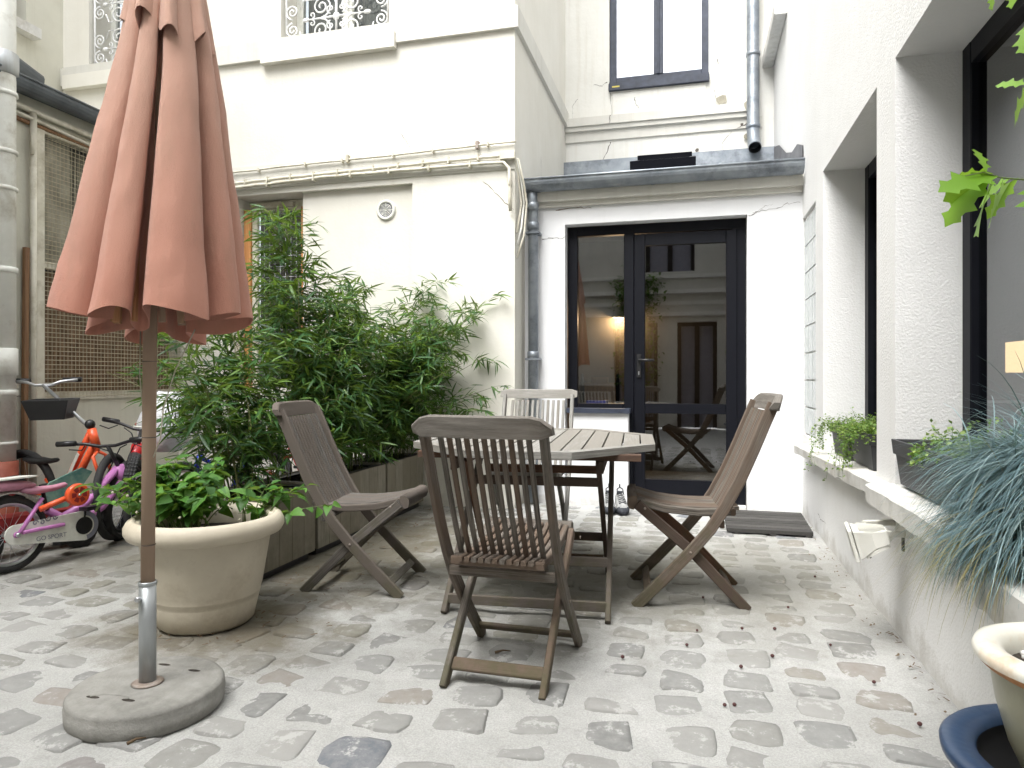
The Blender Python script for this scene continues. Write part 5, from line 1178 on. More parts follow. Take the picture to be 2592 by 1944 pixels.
# ---------------------------------------------------------------- window boxes on the right
def tapered_box(root, ya, yb, xa, xb, z0, z1, name='trough', rim=0.055):
    mb = MB(); t_ = 0.022
    def ring(z, k, dy=0, dx_=0): return [(xa + k - dx_, ya + k - dy, z), (xb - k + dx_, ya + k - dy, z), (xb - k + dx_, yb - k + dy, z), (xa + k - dx_, yb - k + dy, z)]
    rings = [ring(z0, t_), ring(z1 - rim, 0.008), ring(z1 - rim, 0.0), ring(z1, -0.006), ring(z1, 0.004), ring(z1 - 0.06, 0.01)]
    n0 = 0
    for r_ in rings: mb.v += r_
    for i in range(len(rings) - 1):
        for j in range(4): a = i * 4 + j; b = i * 4 + (j + 1) % 4; mb.face([a, b, b + 4, a + 4])
    mb.face([0, 3, 2, 1]); o = mb.build(name, 'box_grey', root); bevel(o, 0.003, 2)
    MB().poly(ring(z1 - 0.045, 0.009)).build('soil', 'soil', root)
tiny_mb = [leaf_mesh(None, None, 0.016, 0.013, 0.2, 0.2, 2, 'ovate')]; tiny_me = [leaf_mesh('small_leaf', 'creeper_leaf', 0.016, 0.013, 0.2, 0.2, 2, 'ovate')]
def creeper(root, ya, yb, xa, xb, z, n, rr, trail=(), scale=1.0, dens=None):
    specs = []; cm = MB()
    for s in range(n):
        y = rr.uniform(ya, yb); x = rr.uniform(xa, xb); p = Vector((x, y, z - 0.04)); d = Vector((rr.gauss(-0.15, .5), rr.gauss(0, .5), 1.0)).normalized(); q = [p]; L = rr.uniform(0.03, 0.095) * scale
        for k in range(5): q.append(q[-1] + d * L / 3); d = (d + Vector((rr.gauss(-.05, .25), rr.gauss(0, .25), -0.28))).normalized()
        cm.tube(q, 0.0008, 3, cap=False)
        for k in range(1, 6):
            for m_ in range(3):
                v = Vector((rr.gauss(-.2, .7), rr.gauss(0, .7), rr.gauss(.3, .4))).normalized(); specs.append((q[k] + v * 0.006, v, rr.gauss(0, .5), rr.uniform(.5, 1.15) * scale))
    for (x, y, z_, L, k_) in trail:
        for s in range(k_):
            p = Vector((x + rr.gauss(0, .012), y + rr.gauss(0, .035), z_)); q = [p]; LL = L * rr.uniform(.4, 1.1); d = Vector((-0.6, rr.gauss(0, .3), .2))
            for k in range(8): q.append(q[-1] + d.normalized() * LL / 8); d = (d * .55 + Vector((rr.gauss(-.02, .12), rr.gauss(0, .18), -0.5)))
            cm.tube(q, 0.0008, 3, cap=False)
            for k in range(1, 9):
                for m_ in range(3): v = Vector((rr.gauss(-.5, .6), rr.gauss(0, .8), rr.gauss(.0, .5))).normalized(); specs.append((q[k] + v * 0.006, v, rr.gauss(0, .5), rr.uniform(.6, 1.25) * scale))
    cm.build('stem', 'stem', root, kind='stuff'); scatter_leaves(root, specs, tiny_mb, tiny_me, 0, 'foliage', 'creeper_leaf')
rr = random.Random(9)
wb = thing('window_box', 'first of two dark grey troughs on the far window sill, farther from the viewer', 'planter', (0.92, 4.55, 0.58), world=True, group='dark troughs on the sills')
tapered_box(wb, 4.19, 4.66, 0.83, 1.0, 0.585, 0.765)
wb2 = thing('window_box', 'second dark grey trough on the far window sill, nearer the white pier', 'planter', (0.92, 3.9, 0.58), world=True, group='dark troughs on the sills')
tapered_box(wb2, 3.68, 4.15, 0.83, 1.0, 0.595, 0.775)
c1 = thing('creeper', 'tiny-leaved creeper filling the farther trough and trailing off its left end', 'plant', (0.9, 4.45, 0.73), world=True)
creeper(c1, 4.2, 4.66, 0.82, 1.0, 0.76, 150, rr, trail=((0.83, 4.66, .76, .30, 6), (0.80, 4.68, .74, .34, 5)))
c2 = thing('creeper', 'tiny-leaved creeper in the second trough, hanging over the front near the pier', 'plant', (0.9, 3.9, 0.74), world=True)
creeper(c2, 3.7, 4.15, 0.82, 1.0, 0.77, 150, rr, trail=((0.825, 3.98, .78, .30, 9), (0.825, 3.85, .78, .36, 9)), scale=1.1)
wb3 = thing('window_box', 'large dark grey trough on the nearest sill beside the blue grass', 'planter', (0.88, 2.75, 0.605), world=True, group='dark troughs on the sills')
tapered_box(wb3, 2.42, 3.12, 0.79, 1.03, 0.62, 0.80, rim=0.06)
c3 = thing('creeper', 'round-leaved pale green creeper in the large near trough', 'plant', (0.9, 2.7, 0.77), world=True)
creeper(c3, 2.42, 2.9, 0.82, 1.0, 0.79, 60, rr, trail=((0.80, 2.75, .80, .10, 4),), scale=1.35)
# blue fescue in its own pot
fp = thing('grass_pot', 'small dark pot under the overflowing blue grass on the near sill', 'pot', (0.89, 1.97, 0.605), world=True)
MB().lathe([(0.0, 0.606), (0.085, 0.606), (0.11, 0.76), (0.115, 0.765), (0.115, 0.79), (0.105, 0.79), (0.10, 0.75), (0, 0.75)], 24, (0.89, 1.97, 0)).build('body', 'box_grey', fp)
def fescue(root, c, n, rr, mat, Lr=(0.22, 0.42), sx=(0.10, 0.13), name='blades', wdt=0.0028, droop=1.0, bias=(-0.35, 0.02)):
    mb = MB()
    for b in range(n):
        an = rr.uniform(0, 2 * pi); el = rr.uniform(-0.2, 0.8) if rr.random() < .93 else rr.uniform(.7, 1.3) ; L = rr.uniform(*Lr)
        d = Vector((cos(an) * cos(el) + bias[0], sin(an) * cos(el) + bias[1], sin(el) * 0.9 + 0.12)).normalized()
        p = Vector((c[0] + rr.gauss(0, sx[0] * .4), c[1] + rr.gauss(0, sx[1] * .4), c[2] + rr.uniform(-.02, .03))); m = 7; mb.ct = rr.random()
        sd_ = d.cross(Vector((0, 0, 1))).normalized(); prev = None; g_ = rr.uniform(0.10, 0.34) * droop
        for k in range(m + 1):
            w = wdt * (1 - (k / m) ** 2 * 0.9) / 2
            n0 = len(mb.v); mb.v += [tuple(p - sd_ * w), tuple(p + sd_ * w)]
            if prev is not None: mb.face([prev, prev + 1, n0 + 1, n0], None, True)
            prev = n0
            p = p + d * L / m; d = (d + Vector((-0.02, 0, -g_))).normalized()
            if p.x > XR - 0.03 and p.y > 3.184: p.x = XR - 0.03
            if p.x > XR - 0.115 and p.z < 0.612: p.z = 0.612
    return mb.build(name, mat, root, kind='stuff')
fg = thing('blue_fescue', 'overflowing clump of fine blue-grey grass hanging over the near sill', 'grass', (0.82, 2.08, 0.77), world=True)
rr = random.Random(21)
fescue(fg, (0.87, 1.96, 0.82), 5400, rr, 'fescue', (0.18, 0.355), (0.11, 0.18), wdt=0.0032, droop=1.2)
fescue(fg, (0.77, 1.90, 0.70), 2300, rr, 'fescue', (0.18, 0.31), (0.06, 0.18), 'hanging_blades', bias=(-0.45, 0.0), droop=1.5, wdt=0.003)
fescue(fg, (0.74, 1.92, 0.66), 380, rr, 'straw', (0.2, 0.36), (0.08, 0.16), 'dry_blades', droop=1.4, wdt=0.0022, bias=(-0.6, 0))
# ---------------------------------------------------------------- lime green leafy twigs reaching in at the upper right
def lobed(name, L, W):
    mb = MB(); out = []; n = 5
    side = [(0.0, 0.02), (0.10, 0.10), (0.20, 0.16), (0.27, 0.42), (0.38, 0.20), (0.50, 0.26), (0.58, 0.50), (0.68, 0.24), (0.76, 0.22), (0.84, 0.34), (0.90, 0.16), (1.0, 0.01)]
    for k, w in side: mb.v += [(-w * W, k * L, 0.10 * w * W - 0.18 * L * k * k), (0, k * L, -0.18 * L * k * k), (w * W, k * L, 0.10 * w * W - 0.18 * L * k * k)]
    for i in range(len(side) - 1): a = i * 3; mb.face([a, a + 1, a + 4, a + 3], None, True); mb.face([a + 1, a + 2, a + 5, a + 4], None, True)
    return mb.mesh(name, 'oak_leaf')
lb = lobed('lobed_leaf', 0.085, 0.062)
tw = thing('leafy_branch', 'lime green lobed leaves on thin twigs reaching in at the upper right edge', 'branch', (0.85, 1.3, 1.35), world=True)
tmb = MB().tube([(0.665, 1.40, 0.56), (0.71, 1.43, 1.0), (0.74, 1.45, 1.4), (0.73, 1.47, 1.85)], 0.006, 6, 0.003)
tmb.tube([(0.74, 1.45, 1.38), (0.675, 1.518, 1.414), (0.601, 1.499, 1.42), (0.558, 1.488, 1.424), (0.528, 1.48, 1.434), (0.495, 1.471, 1.427)], 0.0022, 5, 0.001)
tmb.tube([(0.74, 1.45, 1.55), (0.66, 1.50, 1.60), (0.605, 1.499, 1.60)], 0.002, 5, 0.001).tube([(0.735, 1.46, 1.75), (0.64, 1.50, 1.80), (0.56, 1.49, 1.79)], 0.002, 5, 0.001).tube([(0.74, 1.45, 1.30), (0.66, 1.50, 1.385), (0.62, 1.50, 1.385)], 0.002, 5, 0.001)
tmb.build('twig', 'stem', tw)
LF = [((0.554, 1.487, 1.427), (0.466, 1.45, 1.414)), ((0.541, 1.483, 1.423), (0.474, 1.49, 1.362)), ((0.537, 1.482, 1.423), (0.482, 1.51, 1.401)), ((0.549, 1.486, 1.418), (0.495, 1.45, 1.332)), ((0.533, 1.481, 1.434), (0.53, 1.50, 1.482)), ((0.575, 1.492, 1.414), (0.52, 1.46, 1.345)), ((0.591, 1.496, 1.423), (0.549, 1.52, 1.372)), ((0.612, 1.499, 1.59), (0.570, 1.48, 1.53)), ((0.608, 1.499, 1.598), (0.572, 1.52, 1.615)), ((0.61, 1.50, 1.72), (0.588, 1.48, 1.665)), ((0.60, 1.499, 1.80), (0.575, 1.493, 1.755)), ((0.55, 1.481, 1.79), (0.537, 1.482, 1.747)), ((0.63, 1.505, 1.384), (0.604, 1.48, 1.335)), ((0.63, 1.505, 1.36), (0.606, 1.52, 1.290)), ((0.545, 1.484, 1.431), (0.500, 1.50, 1.440)), ((0.62, 1.5, 1.42), (0.60, 1.45, 1.36)), ((0.65, 1.5, 1.42), (0.66, 1.42, 1.38)), ((0.66, 1.5, 1.60), (0.63, 1.42, 1.58)), ((0.575, 1.49, 1.421), (0.545, 1.55, 1.40))]
for a, b in LF:
    a, b = Vector(a), Vector(b); d = b - a; o = bpy.data.objects.new('leaf', lb); COL.objects.link(o); o.parent = tw
    o.location = a - OFFS[tw.name]; o.rotation_euler = rotm(d, R.uniform(-1.0, 1.0)).to_euler(); q = d.length / 0.085 * 1.2; o.scale = (q, q, q)

cp = thing('climbing_plant', 'climber on the facade across the court, seen only in the door glass', 'climber', (-0.9, -3.15, 0), world=True)
rr = random.Random(77); sp_ = []; cm = MB()
for k in range(9):
    q = [Vector((-1.15 + rr.gauss(0, .08), -3.12, 0.0))]
    for j in range(9): q.append(q[-1] + Vector((rr.gauss(0.02, .06), 0.0, 0.33)))
    cm.tube(q, 0.006, 5, 0.002)
    for p in q[3:]:
        for j in range(26): v = Vector((rr.gauss(0, 1), abs(rr.gauss(.5, .5)), rr.gauss(-.3, .6))).normalized(); sp_.append((p + Vector((rr.gauss(0, .11), rr.uniform(0, .10), rr.gauss(0, .15))), v, 0, rr.uniform(.8, 1.5)))
cm.build('stem', 'twig', cp, kind='stuff'); scatter_leaves(cp, sp_, ov_mb, ov_me, 0, 'foliage', 'basil_leaf')
# ---------------------------------------------------------------- glazed pot in its blue saucer at the lower right
PX_, PY_ = 0.655, 1.374
st = thing('plant_stand', 'low dark block carrying the blue saucer at the lower right corner', 'stand', (PX_, PY_, 0))
MB().lathe([(0.0, 0), (0.10, 0), (0.10, 0.335), (0.0, 0.335)], 24).build('drum', 'black', st)
sa = thing('saucer', 'blue glazed deep saucer under the glazed pot at the lower right corner', 'saucer', (PX_, PY_, 0.336))
MB().lathe([(0.0, 0.0), (0.15, 0.0), (0.205, 0.03), (0.222, 0.045), (0.224, 0.058), (0.218, 0.064), (0.172, 0.060), (0.166, 0.050)], 56).build('dish', 'blue_glaze', sa)
MB().lathe([(0.166, 0.050), (0.158, 0.018), (0.0, 0.016)], 56).build('inside', 'black', sa)  # shade inside the deep saucer, put in as black colour
gp = thing('glazed_pot', 'greenish glazed pot with thick cream rim at the lower right corner', 'pot', (PX_, PY_, 0.353))
MB().lathe([(0.0, 0.0), (0.085, 0.0), (0.098, 0.01), (0.120, 0.06), (0.139, 0.13), (0.148, 0.19)], 56).build('body', 'green_glaze', gp)
MB().lathe([(0.147, 0.188), (0.160, 0.196)], 56).lathe([(0.160, 0.196), (0.172, 0.208)], 56).build('rim_edge', 'orange_wood', gp)
MB().lathe([(0.172, 0.208), (0.174, 0.216), (0.170, 0.226), (0.155, 0.232), (0.138, 0.229), (0.126, 0.219), (0.122, 0.20), (0.12, 0.17)], 56).build('rim', 'cream_glaze', gp)
MB().disc((0, 0, 0.19), 0.122, 32).build('soil', 'soil', gp)
m_ = MB(); rr = random.Random(2)
for k in range(70): a = rr.uniform(0, 6.28); q = rr.uniform(0, .115); m_.sphere((q * cos(a), q * sin(a), .192), rr.uniform(.003, .007), 5, 3)
m_.build('gravel', 'stone_sill', gp, kind='stuff')

# ---------------------------------------------------------------- floodlight on the pier below the sills
fl = thing('floodlight', 'white floodlight on a bracket low on the right wall, glass facing the court', 'floodlight', (XR, 3.16, 0.45), world=True)
m_ = MB(); m_.beam((0.81, 3.12, 0.462), (0.66, 3.02, 0.470), 0.022, 0.022, 0.002).beam((0.81, 2.98, 0.442), (0.66, 2.93, 0.452), 0.022, 0.022, 0.002).beam((0.808, 3.16, 0.452), (0.808, 2.95, 0.452), 0.04, 0.03, 0.003, up=(1, 0, 0)); m_.build('bracket', 'lamp_white', fl)
c = Vector((0.625, 2.95, 0.415)); ax = Vector((-0.80, 0.10, -0.22)).normalized(); sx1 = ax.cross(Vector((0, 0, 1))).normalized(); ux = sx1.cross(ax)
m_ = MB(); rings = [(-0.105, 0.035, 0.028), (-0.05, 0.048, 0.034), (0.0, 0.082, 0.052), (0.012, 0.086, 0.056)]
for k, a, b in rings: m_.v += [tuple(c + ax * k + sx1 * p * a + ux * q * b) for p, q in ((-1, -1), (1, -1), (1, 1), (-1, 1))]
for i in range(3):
    for j in range(4): a = i * 4 + j; b = i * 4 + (j + 1) % 4; m_.face([a, b, b + 4, a + 4])
m_.face([3, 2, 1, 0]); o = m_.build('housing', 'lamp_white', fl); bevel(o, 0.004)
m_ = MB()
for k in range(6):
    for q in (-1, 1):
        z_ = (k - 2.5) / 3; m_.beam(tuple(c + ax * -0.10 + sx1 * z_ * 0.034 + ux * q * 0.031), tuple(c + ax * -0.01 + sx1 * z_ * 0.075 + ux * q * 0.052), 0.003, 0.012, 0, up=tuple(ux))
m_.build('cooling_fin', 'lamp_white', fl)
m_ = MB(); F_ = [tuple(c + ax * 0.016 + sx1 * p * 0.092 + ux * q * 0.062) for p, q in ((-1, -1), (1, -1), (1, 1), (-1, 1))]; B_2 = [tuple(c + ax * 0.030 + sx1 * p * 0.090 + ux * q * 0.060) for p, q in ((-1, -1), (1, -1), (1, 1), (-1, 1))]
m_.v += F_ + B_2; m_.face([3, 2, 1, 0]); m_.face([4, 5, 6, 7])
for j in range(4): k = (j + 1) % 4; m_.face([j, k, 4 + k, 4 + j])
o = m_.build('front_frame', 'lamp_white', fl); bevel(o, 0.003)
MB().poly([tuple(c + ax * 0.0315 + sx1 * p * 0.078 + ux * q * 0.048) for p, q in ((-1, -1), (1, -1), (1, 1), (-1, 1))]).build('glass', 'white_plastic', fl)
MB().beam((0.74, 3.04, 0.44), (0.70, 3.02, 0.40), 0.07, 0.06, 0.008).build('junction_box', 'lamp_white', fl)
MB().tube([(0.70, 3.02, 0.38), (0.68, 3.0, 0.34), (0.66, 2.98, 0.38), (0.63, 2.96, 0.41)], 0.0035, 6).build('cable', 'black', fl)
MB().beam((0.812, 3.06, 0.42), (0.812, 3.06, 0.36), 0.02, 0.01, 0.002, up=(1, 0, 0)).build('wall_plug', 'black', fl)

# ---------------------------------------------------------------- slatted doormat, shoes
dm = thing('doormat', 'dark slatted wooden mat on the cobbles before the right corner', 'doormat', (0.49, 5.22, 0.0), world=True)
for k in range(8):
    y = 4.86 + k * 0.088; MB().box(0.225 + 0.001 * k, 0.765 + 0.003 * k, y + 0.008, y + 0.080, 0.016, 0.040, 0.005).build('slat', 'deck', dm)
for x in (0.27, 0.50, 0.72): MB().box(x, x + 0.04, 4.87, 5.55, 0.002, 0.0155, 0).build('bearer', 'deck', dm)
def shoe(loc, ang, label):
    t = thing('hiking_shoe', label, 'shoe', loc, (0, 0, ang), 'pair of hiking shoes')
    # toe points to -Y
    def loft(secs, name, mat):
        mb = MB(); n = 14
        for (y, w_, z0_, z1_, fl_) in secs:
            for j in range(n):
                a = 2 * pi * j / n; x = cos(a) * w_ / 2; z = (z0_ + z1_) / 2 + sin(a) * (z1_ - z0_) / 2
                if sin(a) < 0: x = cos(a) * w_ / 2 * (1 + 0.15 * abs(sin(a)))
                mb.v.append((x, y, z))
        for i in range(len(secs) - 1):
            for j in range(n): a = i * n + j; b = i * n + (j + 1) % n; mb.face([a, b, b + n, a + n], None, True)
        mb.face(list(range(n))); mb.face([(len(secs) - 1) * n + j for j in reversed(range(n))]); return mb.build(name, mat, t)
    loft([(-0.13, 0.03, 0.02, 0.035, 0), (-0.12, 0.07, 0.012, 0.055, 0), (-0.08, 0.094, 0.012, 0.070, 0), (-0.02, 0.092, 0.012, 0.095, 0), (0.03, 0.078, 0.012, 0.125, 0), (0.08, 0.072, 0.012, 0.135, 0), (0.12, 0.066, 0.012, 0.145, 0), (0.14, 0.04, 0.02, 0.14, 0)], 'upper', 'shoe_grey')
    so_ = MB(); pl_ = [(-0.045 * cos(a) * (0.86 if sin(a) > 0 else 1.08), 0.143 * sin(a) + 0.003) for a in [2 * pi * k / 20 for k in range(20)]]; pl_ = list(reversed(pl_))
    so_.prism(pl_, 0.0, 0.022); so_.build('sole', 'shoe_dark', t)
    loft([(-0.141, 0.03, 0.01, 0.03, 0), (-0.13, 0.075, 0.006, 0.052, 0), (-0.085, 0.100, 0.006, 0.066, 0)], 'toe_cap', 'shoe_dark')
    m_ = MB()
    for k in range(6): y = -0.06 + k * 0.02; z = 0.082 + k * 0.0105; m_.tube([(-0.028, y, z - .006), (0.0, y + 0.008 * (-1) ** k, z + 0.004), (0.028, y, z - .006)], 0.0028, 5)
    m_.build('lace', 'shoe_dark', t)
    MB().tube([(-0.024, 0.05, 0.13), (-0.022, 0.08, 0.165), (0.0, 0.09, 0.178), (0.022, 0.08, 0.165), (0.024, 0.05, 0.13)], 0.005, 6).tube([(0, .088, .175), (0.0, .10, .20)], 0.006, 6).build('pull_tab', 'shoe_dark', t)
    MB().sphere((0, 0.085, 0.142), 0.03, 10, 5, (0.9, 1.2, 0.25)).build('opening', 'shoe_dark', t)
shoe((-0.625, 5.42, 0.006), radians(8), 'left grey hiking shoe of the pair, beside the table leg')
shoe((-0.530, 5.42, 0.006), radians(14), 'right grey hiking shoe of the pair, nearest the glazed door')

# ---------------------------------------------------------------- bicycles
WH = {}
def wheel(t, c, r, tyre_w, rim_mat='chrome', tread=False, tyre_mat='rubber', spokes=20, ax=0.0):
    """wheel in the local XZ plane turned about Z by ax; centre c"""
    def T(mb): mb.tr(Matrix.Translation(c) @ Matrix.Rotation(ax, 4, 'Z')); return mb
    mb = MB(); n, m = 48, 10
    for i in range(n):
        a = 2 * pi * i / n
        for j in range(m):
            b = 2 * pi * j / m; rr_ = r - tyre_w / 2 + tyre_w / 2 * cos(b); y = tyre_w / 2 * sin(b)
            if tread and j in (0, 1, 9) and i % 2: rr_ += tyre_w * 0.09
            mb.v.append((rr_ * cos(a), y, rr_ * sin(a)))
    for i in range(n):
        for j in range(m):
            a = i * m + j; b = i * m + (j + 1) % m; a2 = ((i + 1) % n) * m + j; b2 = ((i + 1) % n) * m + (j + 1) % m; mb.face([a, a2, b2, b], None, not tread)
    w_ = T(mb).build('wheel', tyre_mat, t)
    mb = MB(); q = r - tyre_w * 0.95; prof = [(q + .002, -tyre_w * .32), (q + .004, 0), (q + .002, tyre_w * .32), (q - .014, tyre_w * .22), (q - .016, 0), (q - .014, -tyre_w * .22), (q + .002, -tyre_w * .32)]
    mb.lathe(prof, 48, (0, 0, 0), 'Y'); T(mb).build('rim', rim_mat, w_)
    mb = MB().tube([(0, -.035, 0), (0, .035, 0)], 0.016, 10)
    for i in range(spokes):
        a = 2 * pi * i / spokes; b = a + (0.5 if i % 2 else -0.5); s_ = 0.022 if i % 4 < 2 else -0.022
        mb.tube([(0.016 * cos(b), s_, 0.016 * sin(b)), ((q - .01) * cos(a), 0, (q - .01) * sin(a))], 0.0012, 3, cap=False)
    T(mb).build('spokes', 'chrome', w_)
    return w_
def bike(name, label, loc, head, lean_, r, wb, fm, P):
    """local frame: X forward, origin at the rear wheel's contact point"""
    t = thing(name, label, 'bicycle', loc, (0, 0, 0), P.get('group', "children's bicycles parked against the wall"))
    t.rotation_mode = 'QUATERNION'; t.rotation_quaternion = (Matrix.Rotation(head, 3, 'Z') @ Matrix.Rotation(lean_, 3, 'X')).to_quaternion()
    tw_ = P.get('tyre', 0.04); tr_ = P.get('tread', False)
    wheel(t, Vector((0, 0, r)), r, tw_, P.get('rim', 'chrome'), tr_)
    steer = P.get('steer', 0.0)
    bb = Vector((wb * P.get('bbx', 0.42), 0, r * 0.95 - 0.01)); st_ = Vector((wb * 0.26, 0, P['seat'] - 0.12)); hd = Vector((wb * 0.80, 0, P['head'])); hd2 = hd + Vector((0.035, 0, -0.11)); ra = Vector((0, 0, r))
    ft = 0.014 * P.get('thick', 1.0)
    m_ = MB().tube([bb, st_], ft, 8); m_.tube([hd2 + Vector((-0.02, 0, 0.01)), (hd2 + bb) / 2 + Vector((0, 0, -0.02)), bb], ft * 1.25, 8)
    m_.tube([hd + Vector((-.01, 0, -.02)), (hd + st_) / 2 - Vector((0, 0, P.get('dip', 0.08))), st_ - Vector((0, 0, 0.09))], ft * 1.1, 8)
    m_.tube([hd, hd2], ft * 1.5, 10)
    for s in (-1, 1):
        m_.tube([bb + Vector((0, s * .02, 0)), ra + Vector((0, s * .045, 0))], 0.009, 6); m_.tube([st_ - Vector((0, -s * .012, 0.08)), ra + Vector((0, s * .045, 0))], 0.008, 6)
    m_.build('frame', fm, t)
    fx = Vector((wb, 0, r)); d_ = (hd2 - fx)
    m_ = MB().tube([hd2, hd2 - Vector((-.01, 0, 0.03))], 0.014, 8)
    for s in (-1, 1): m_.tube([hd2 + Vector((0.01, 0, -0.03)), hd2 + Vector((0.02, s * 0.045, -0.06)), fx + Vector((0, s * 0.045, 0))], 0.011, 8)
    m_.build('fork', P.get('fork', fm), t)
    wheel(t, fx, r, tw_, P.get('rim', 'chrome'), tr_, ax=steer)
    # bars
    hb = hd + Vector((P.get('rake', -0.06), 0, P['bar'])); c_, s_ = cos(steer), sin(steer)
    def hb_(x, y, z): return hb + Vector((x * c_ - y * s_, x * s_ + y * c_, z))
    m_ = MB().tube([hd, hb], 0.012, 8)
    hw = P.get('hw', 0.26); m_.tube([hb_(-.05, -hw, .03), hb_(-.01, -hw * .5, .02), hb_(0, -.05, 0), hb_(0, .05, 0), hb_(-.01, hw * .5, .02), hb_(-.05, hw, .03)], 0.010, 8)
    h_ = m_.build('handlebar', P.get('barm', 'chrome'), t)
    for s in (-1, 1): MB().tube([hb_(-.045, s * (hw - .10), .028), hb_(-.055, s * (hw + .01), .03)], 0.017, 8).build('grip', 'black', h_)
    if P.get('brakes', True):
        for s in (-1, 1): MB().tube([hb_(0.01, s * hw * .55, .01), hb_(0.04, s * hw * .7, -.02), hb_(0.02, s * hw * .95, -.01)], 0.004, 5).build('brake_lever', P.get('barm', 'chrome'), h_)
        MB().tube([hb_(0.03, .1, 0), hb_(0.12, .04, -.05), hb_(0.10, 0, -.16), hd2 + Vector((0.02, 0, 0))], 0.004, 5).tube([hb_(0.03, -.1, 0), hb_(0.13, .0, -.02), hb_(0.05, .04, -.17), hd2 + Vector((-.1, 0, 0))], 0.004, 5).build('brake_cable', 'black', h_)
    # saddle
    sp = st_ + Vector((-.02, 0, 0.10)); MB().tube([st_, sp], 0.011, 8).build('seat_post', P.get('barm', 'chrome'), t)
    m_ = MB(); secs = [(-.13, .03, .01), (-.12, .12, .035), (-.06, .14, .045), (0.0, .09, .04), (.06, .05, .035), (.12, .035, .03), (.135, .015, .01)]
    L_ = P.get('saddle_len', 1.0)
    for x, w_, h__ in secs:
        for j in range(10): a = 2 * pi * j / 10; m_.v.append((sp.x + x * L_, w_ / 2 * cos(a), sp.z + .02 + h__ / 2 * sin(a) + (0.012 if x < -.1 else 0) + (.01 if x > .1 else 0)))
    for i in range(6):
        for j in range(10): a = i * 10 + j; b = i * 10 + (j + 1) % 10; m_.face([a, b, b + 10, a + 10], None, True)
    m_.face(list(range(10))); m_.face([60 + j for j in reversed(range(10))]); m_.build('saddle', P.get('saddle', 'black'), t)
    # cranks
    m_ = MB().tube([bb + Vector((0, -.06, 0)), bb + Vector((0, .06, 0))], 0.016, 8)
    ca = P.get('crank', 1.2); v = Vector((cos(ca), 0, sin(ca))) * P.get('crank_len', 0.10)
    m_.tube([bb + Vector((0, -.062, 0)), bb + Vector((0, -.07, 0)) + v], 0.008, 6).tube([bb + Vector((0, .062, 0)), bb + Vector((0, .07, 0)) - v], 0.008, 6)
    cr_ = m_.build('crank', P.get('crankm', 'black'), t)
    for s, w2 in ((-1, v), (1, -v)): p_ = bb + Vector((0, s * .11, 0)) + w2; MB().box(p_.x - .04, p_.x + .04, p_.y - .04, p_.y + .04, p_.z - .011, p_.z + .011, 0.004).build('pedal', 'black', cr_)
    return t, bb, hd, hb, st_, sp
def side_plate(t, pts, y, th, name, mat):
    m_ = MB(); n = len(pts); m_.v = [(x, y, z) for x, z in pts] + [(x, y - th, z) for x, z in pts]
    for j in range(n): k = (j + 1) % n; m_.face([j, k, n + k, n + j])
    m_.face(list(range(n))); m_.face([n + j for j in reversed(range(n))]); o = m_.build(name, mat, t); return o
def mudguard(t, c, r, a0, a1, w_, mat):
    m_ = MB(); n = 16; prev = None
    for i in range(n + 1):
        a = a0 + (a1 - a0) * i / n; cur = []
        for k in range(5): b = (k - 2) / 2; cur.append((c[0] + (r - 0.012 * b * b) * cos(a), b * w_ / 2, c[2] + (r - 0.012 * b * b) * sin(a)))
        if prev:
            for k in range(4): m_.poly([prev[k], prev[k + 1], cur[k + 1], cur[k]], True)
        prev = cur
    o = m_.build('mudguard', mat, t); s = o.modifiers.new('solid', 'SOLIDIFY'); s.thickness = 0.003
# pink bicycle, near side is its right side (-Y local)
t, bb, hd, hb, st_, sp = bike('bicycle', 'small pink bicycle with long white chain guard at the left edge', (-3.545, 2.93, 0.0), radians(79), radians(-4), 0.205, 0.80, 'pink',
    dict(seat=0.42, head=0.50, bar=0.13, saddle='pink_seat', tyre=0.042, dip=0.10, thick=1.6, hw=0.27, crank=1.45, crank_len=0.10, brakes=True, barm='black', bbx=0.46, steer=radians(24)))
C0, C1 = Vector((0, 0, 0.205)), bb
pts = [(-0.055 * 1.0, .205)]
import math as _m
pts = [(0.0 + 0.052 * cos(a), 0.205 + 0.052 * sin(a)) for a in [radians(q) for q in range(100, 265, 15)]] + [(bb.x + 0.085 * cos(a), bb.z + 0.085 * sin(a)) for a in [radians(q) for q in range(-90, 95, 14)]]
cg = side_plate(t, pts, -0.058, 0.012, 'chain_guard', 'white_plastic')
m_ = MB(); m_.poly([(bb.x + 0.050 * cos(2 * pi * k / 24), -0.0725, bb.z + 0.050 * sin(2 * pi * k / 24)) for k in range(24)]); m_.build('crank_opening', 'black', cg)
m_ = MB()
for a0 in range(-80, 90, 10):
    A, B = radians(a0), radians(a0 + 10); m_.poly([(bb.x + q * cos(w2), -0.0722, bb.z + q * sin(w2)) for q, w2 in ((.058, A), (.084, A), (.084, B), (.058, B))])
m_.build('grey_print', 'grey_print', cg)
m_ = MB()
def flat_spiral(cx, cz, r0, sg, ph):
    P_ = [];
    for i in range(22): k = i / 21; a = ph + sg * k * 7; q = r0 * (1 - .8 * k); P_.append((cx + q * cos(a), cz + q * sin(a)))
    for i in range(21):
        (x0, z0_), (x1_, z1_) = P_[i], P_[i + 1]; d = Vector((x1_ - x0, 0, z1_ - z0_)).normalized() * .0035; m_.poly([(x0 - d.z, -0.0723, z0_ + d.x), (x0 + d.z, -0.0723, z0_ - d.x), (x1_ + d.z, -0.0723, z1_ - d.x), (x1_ - d.z, -0.0723, z1_ + d.x)])
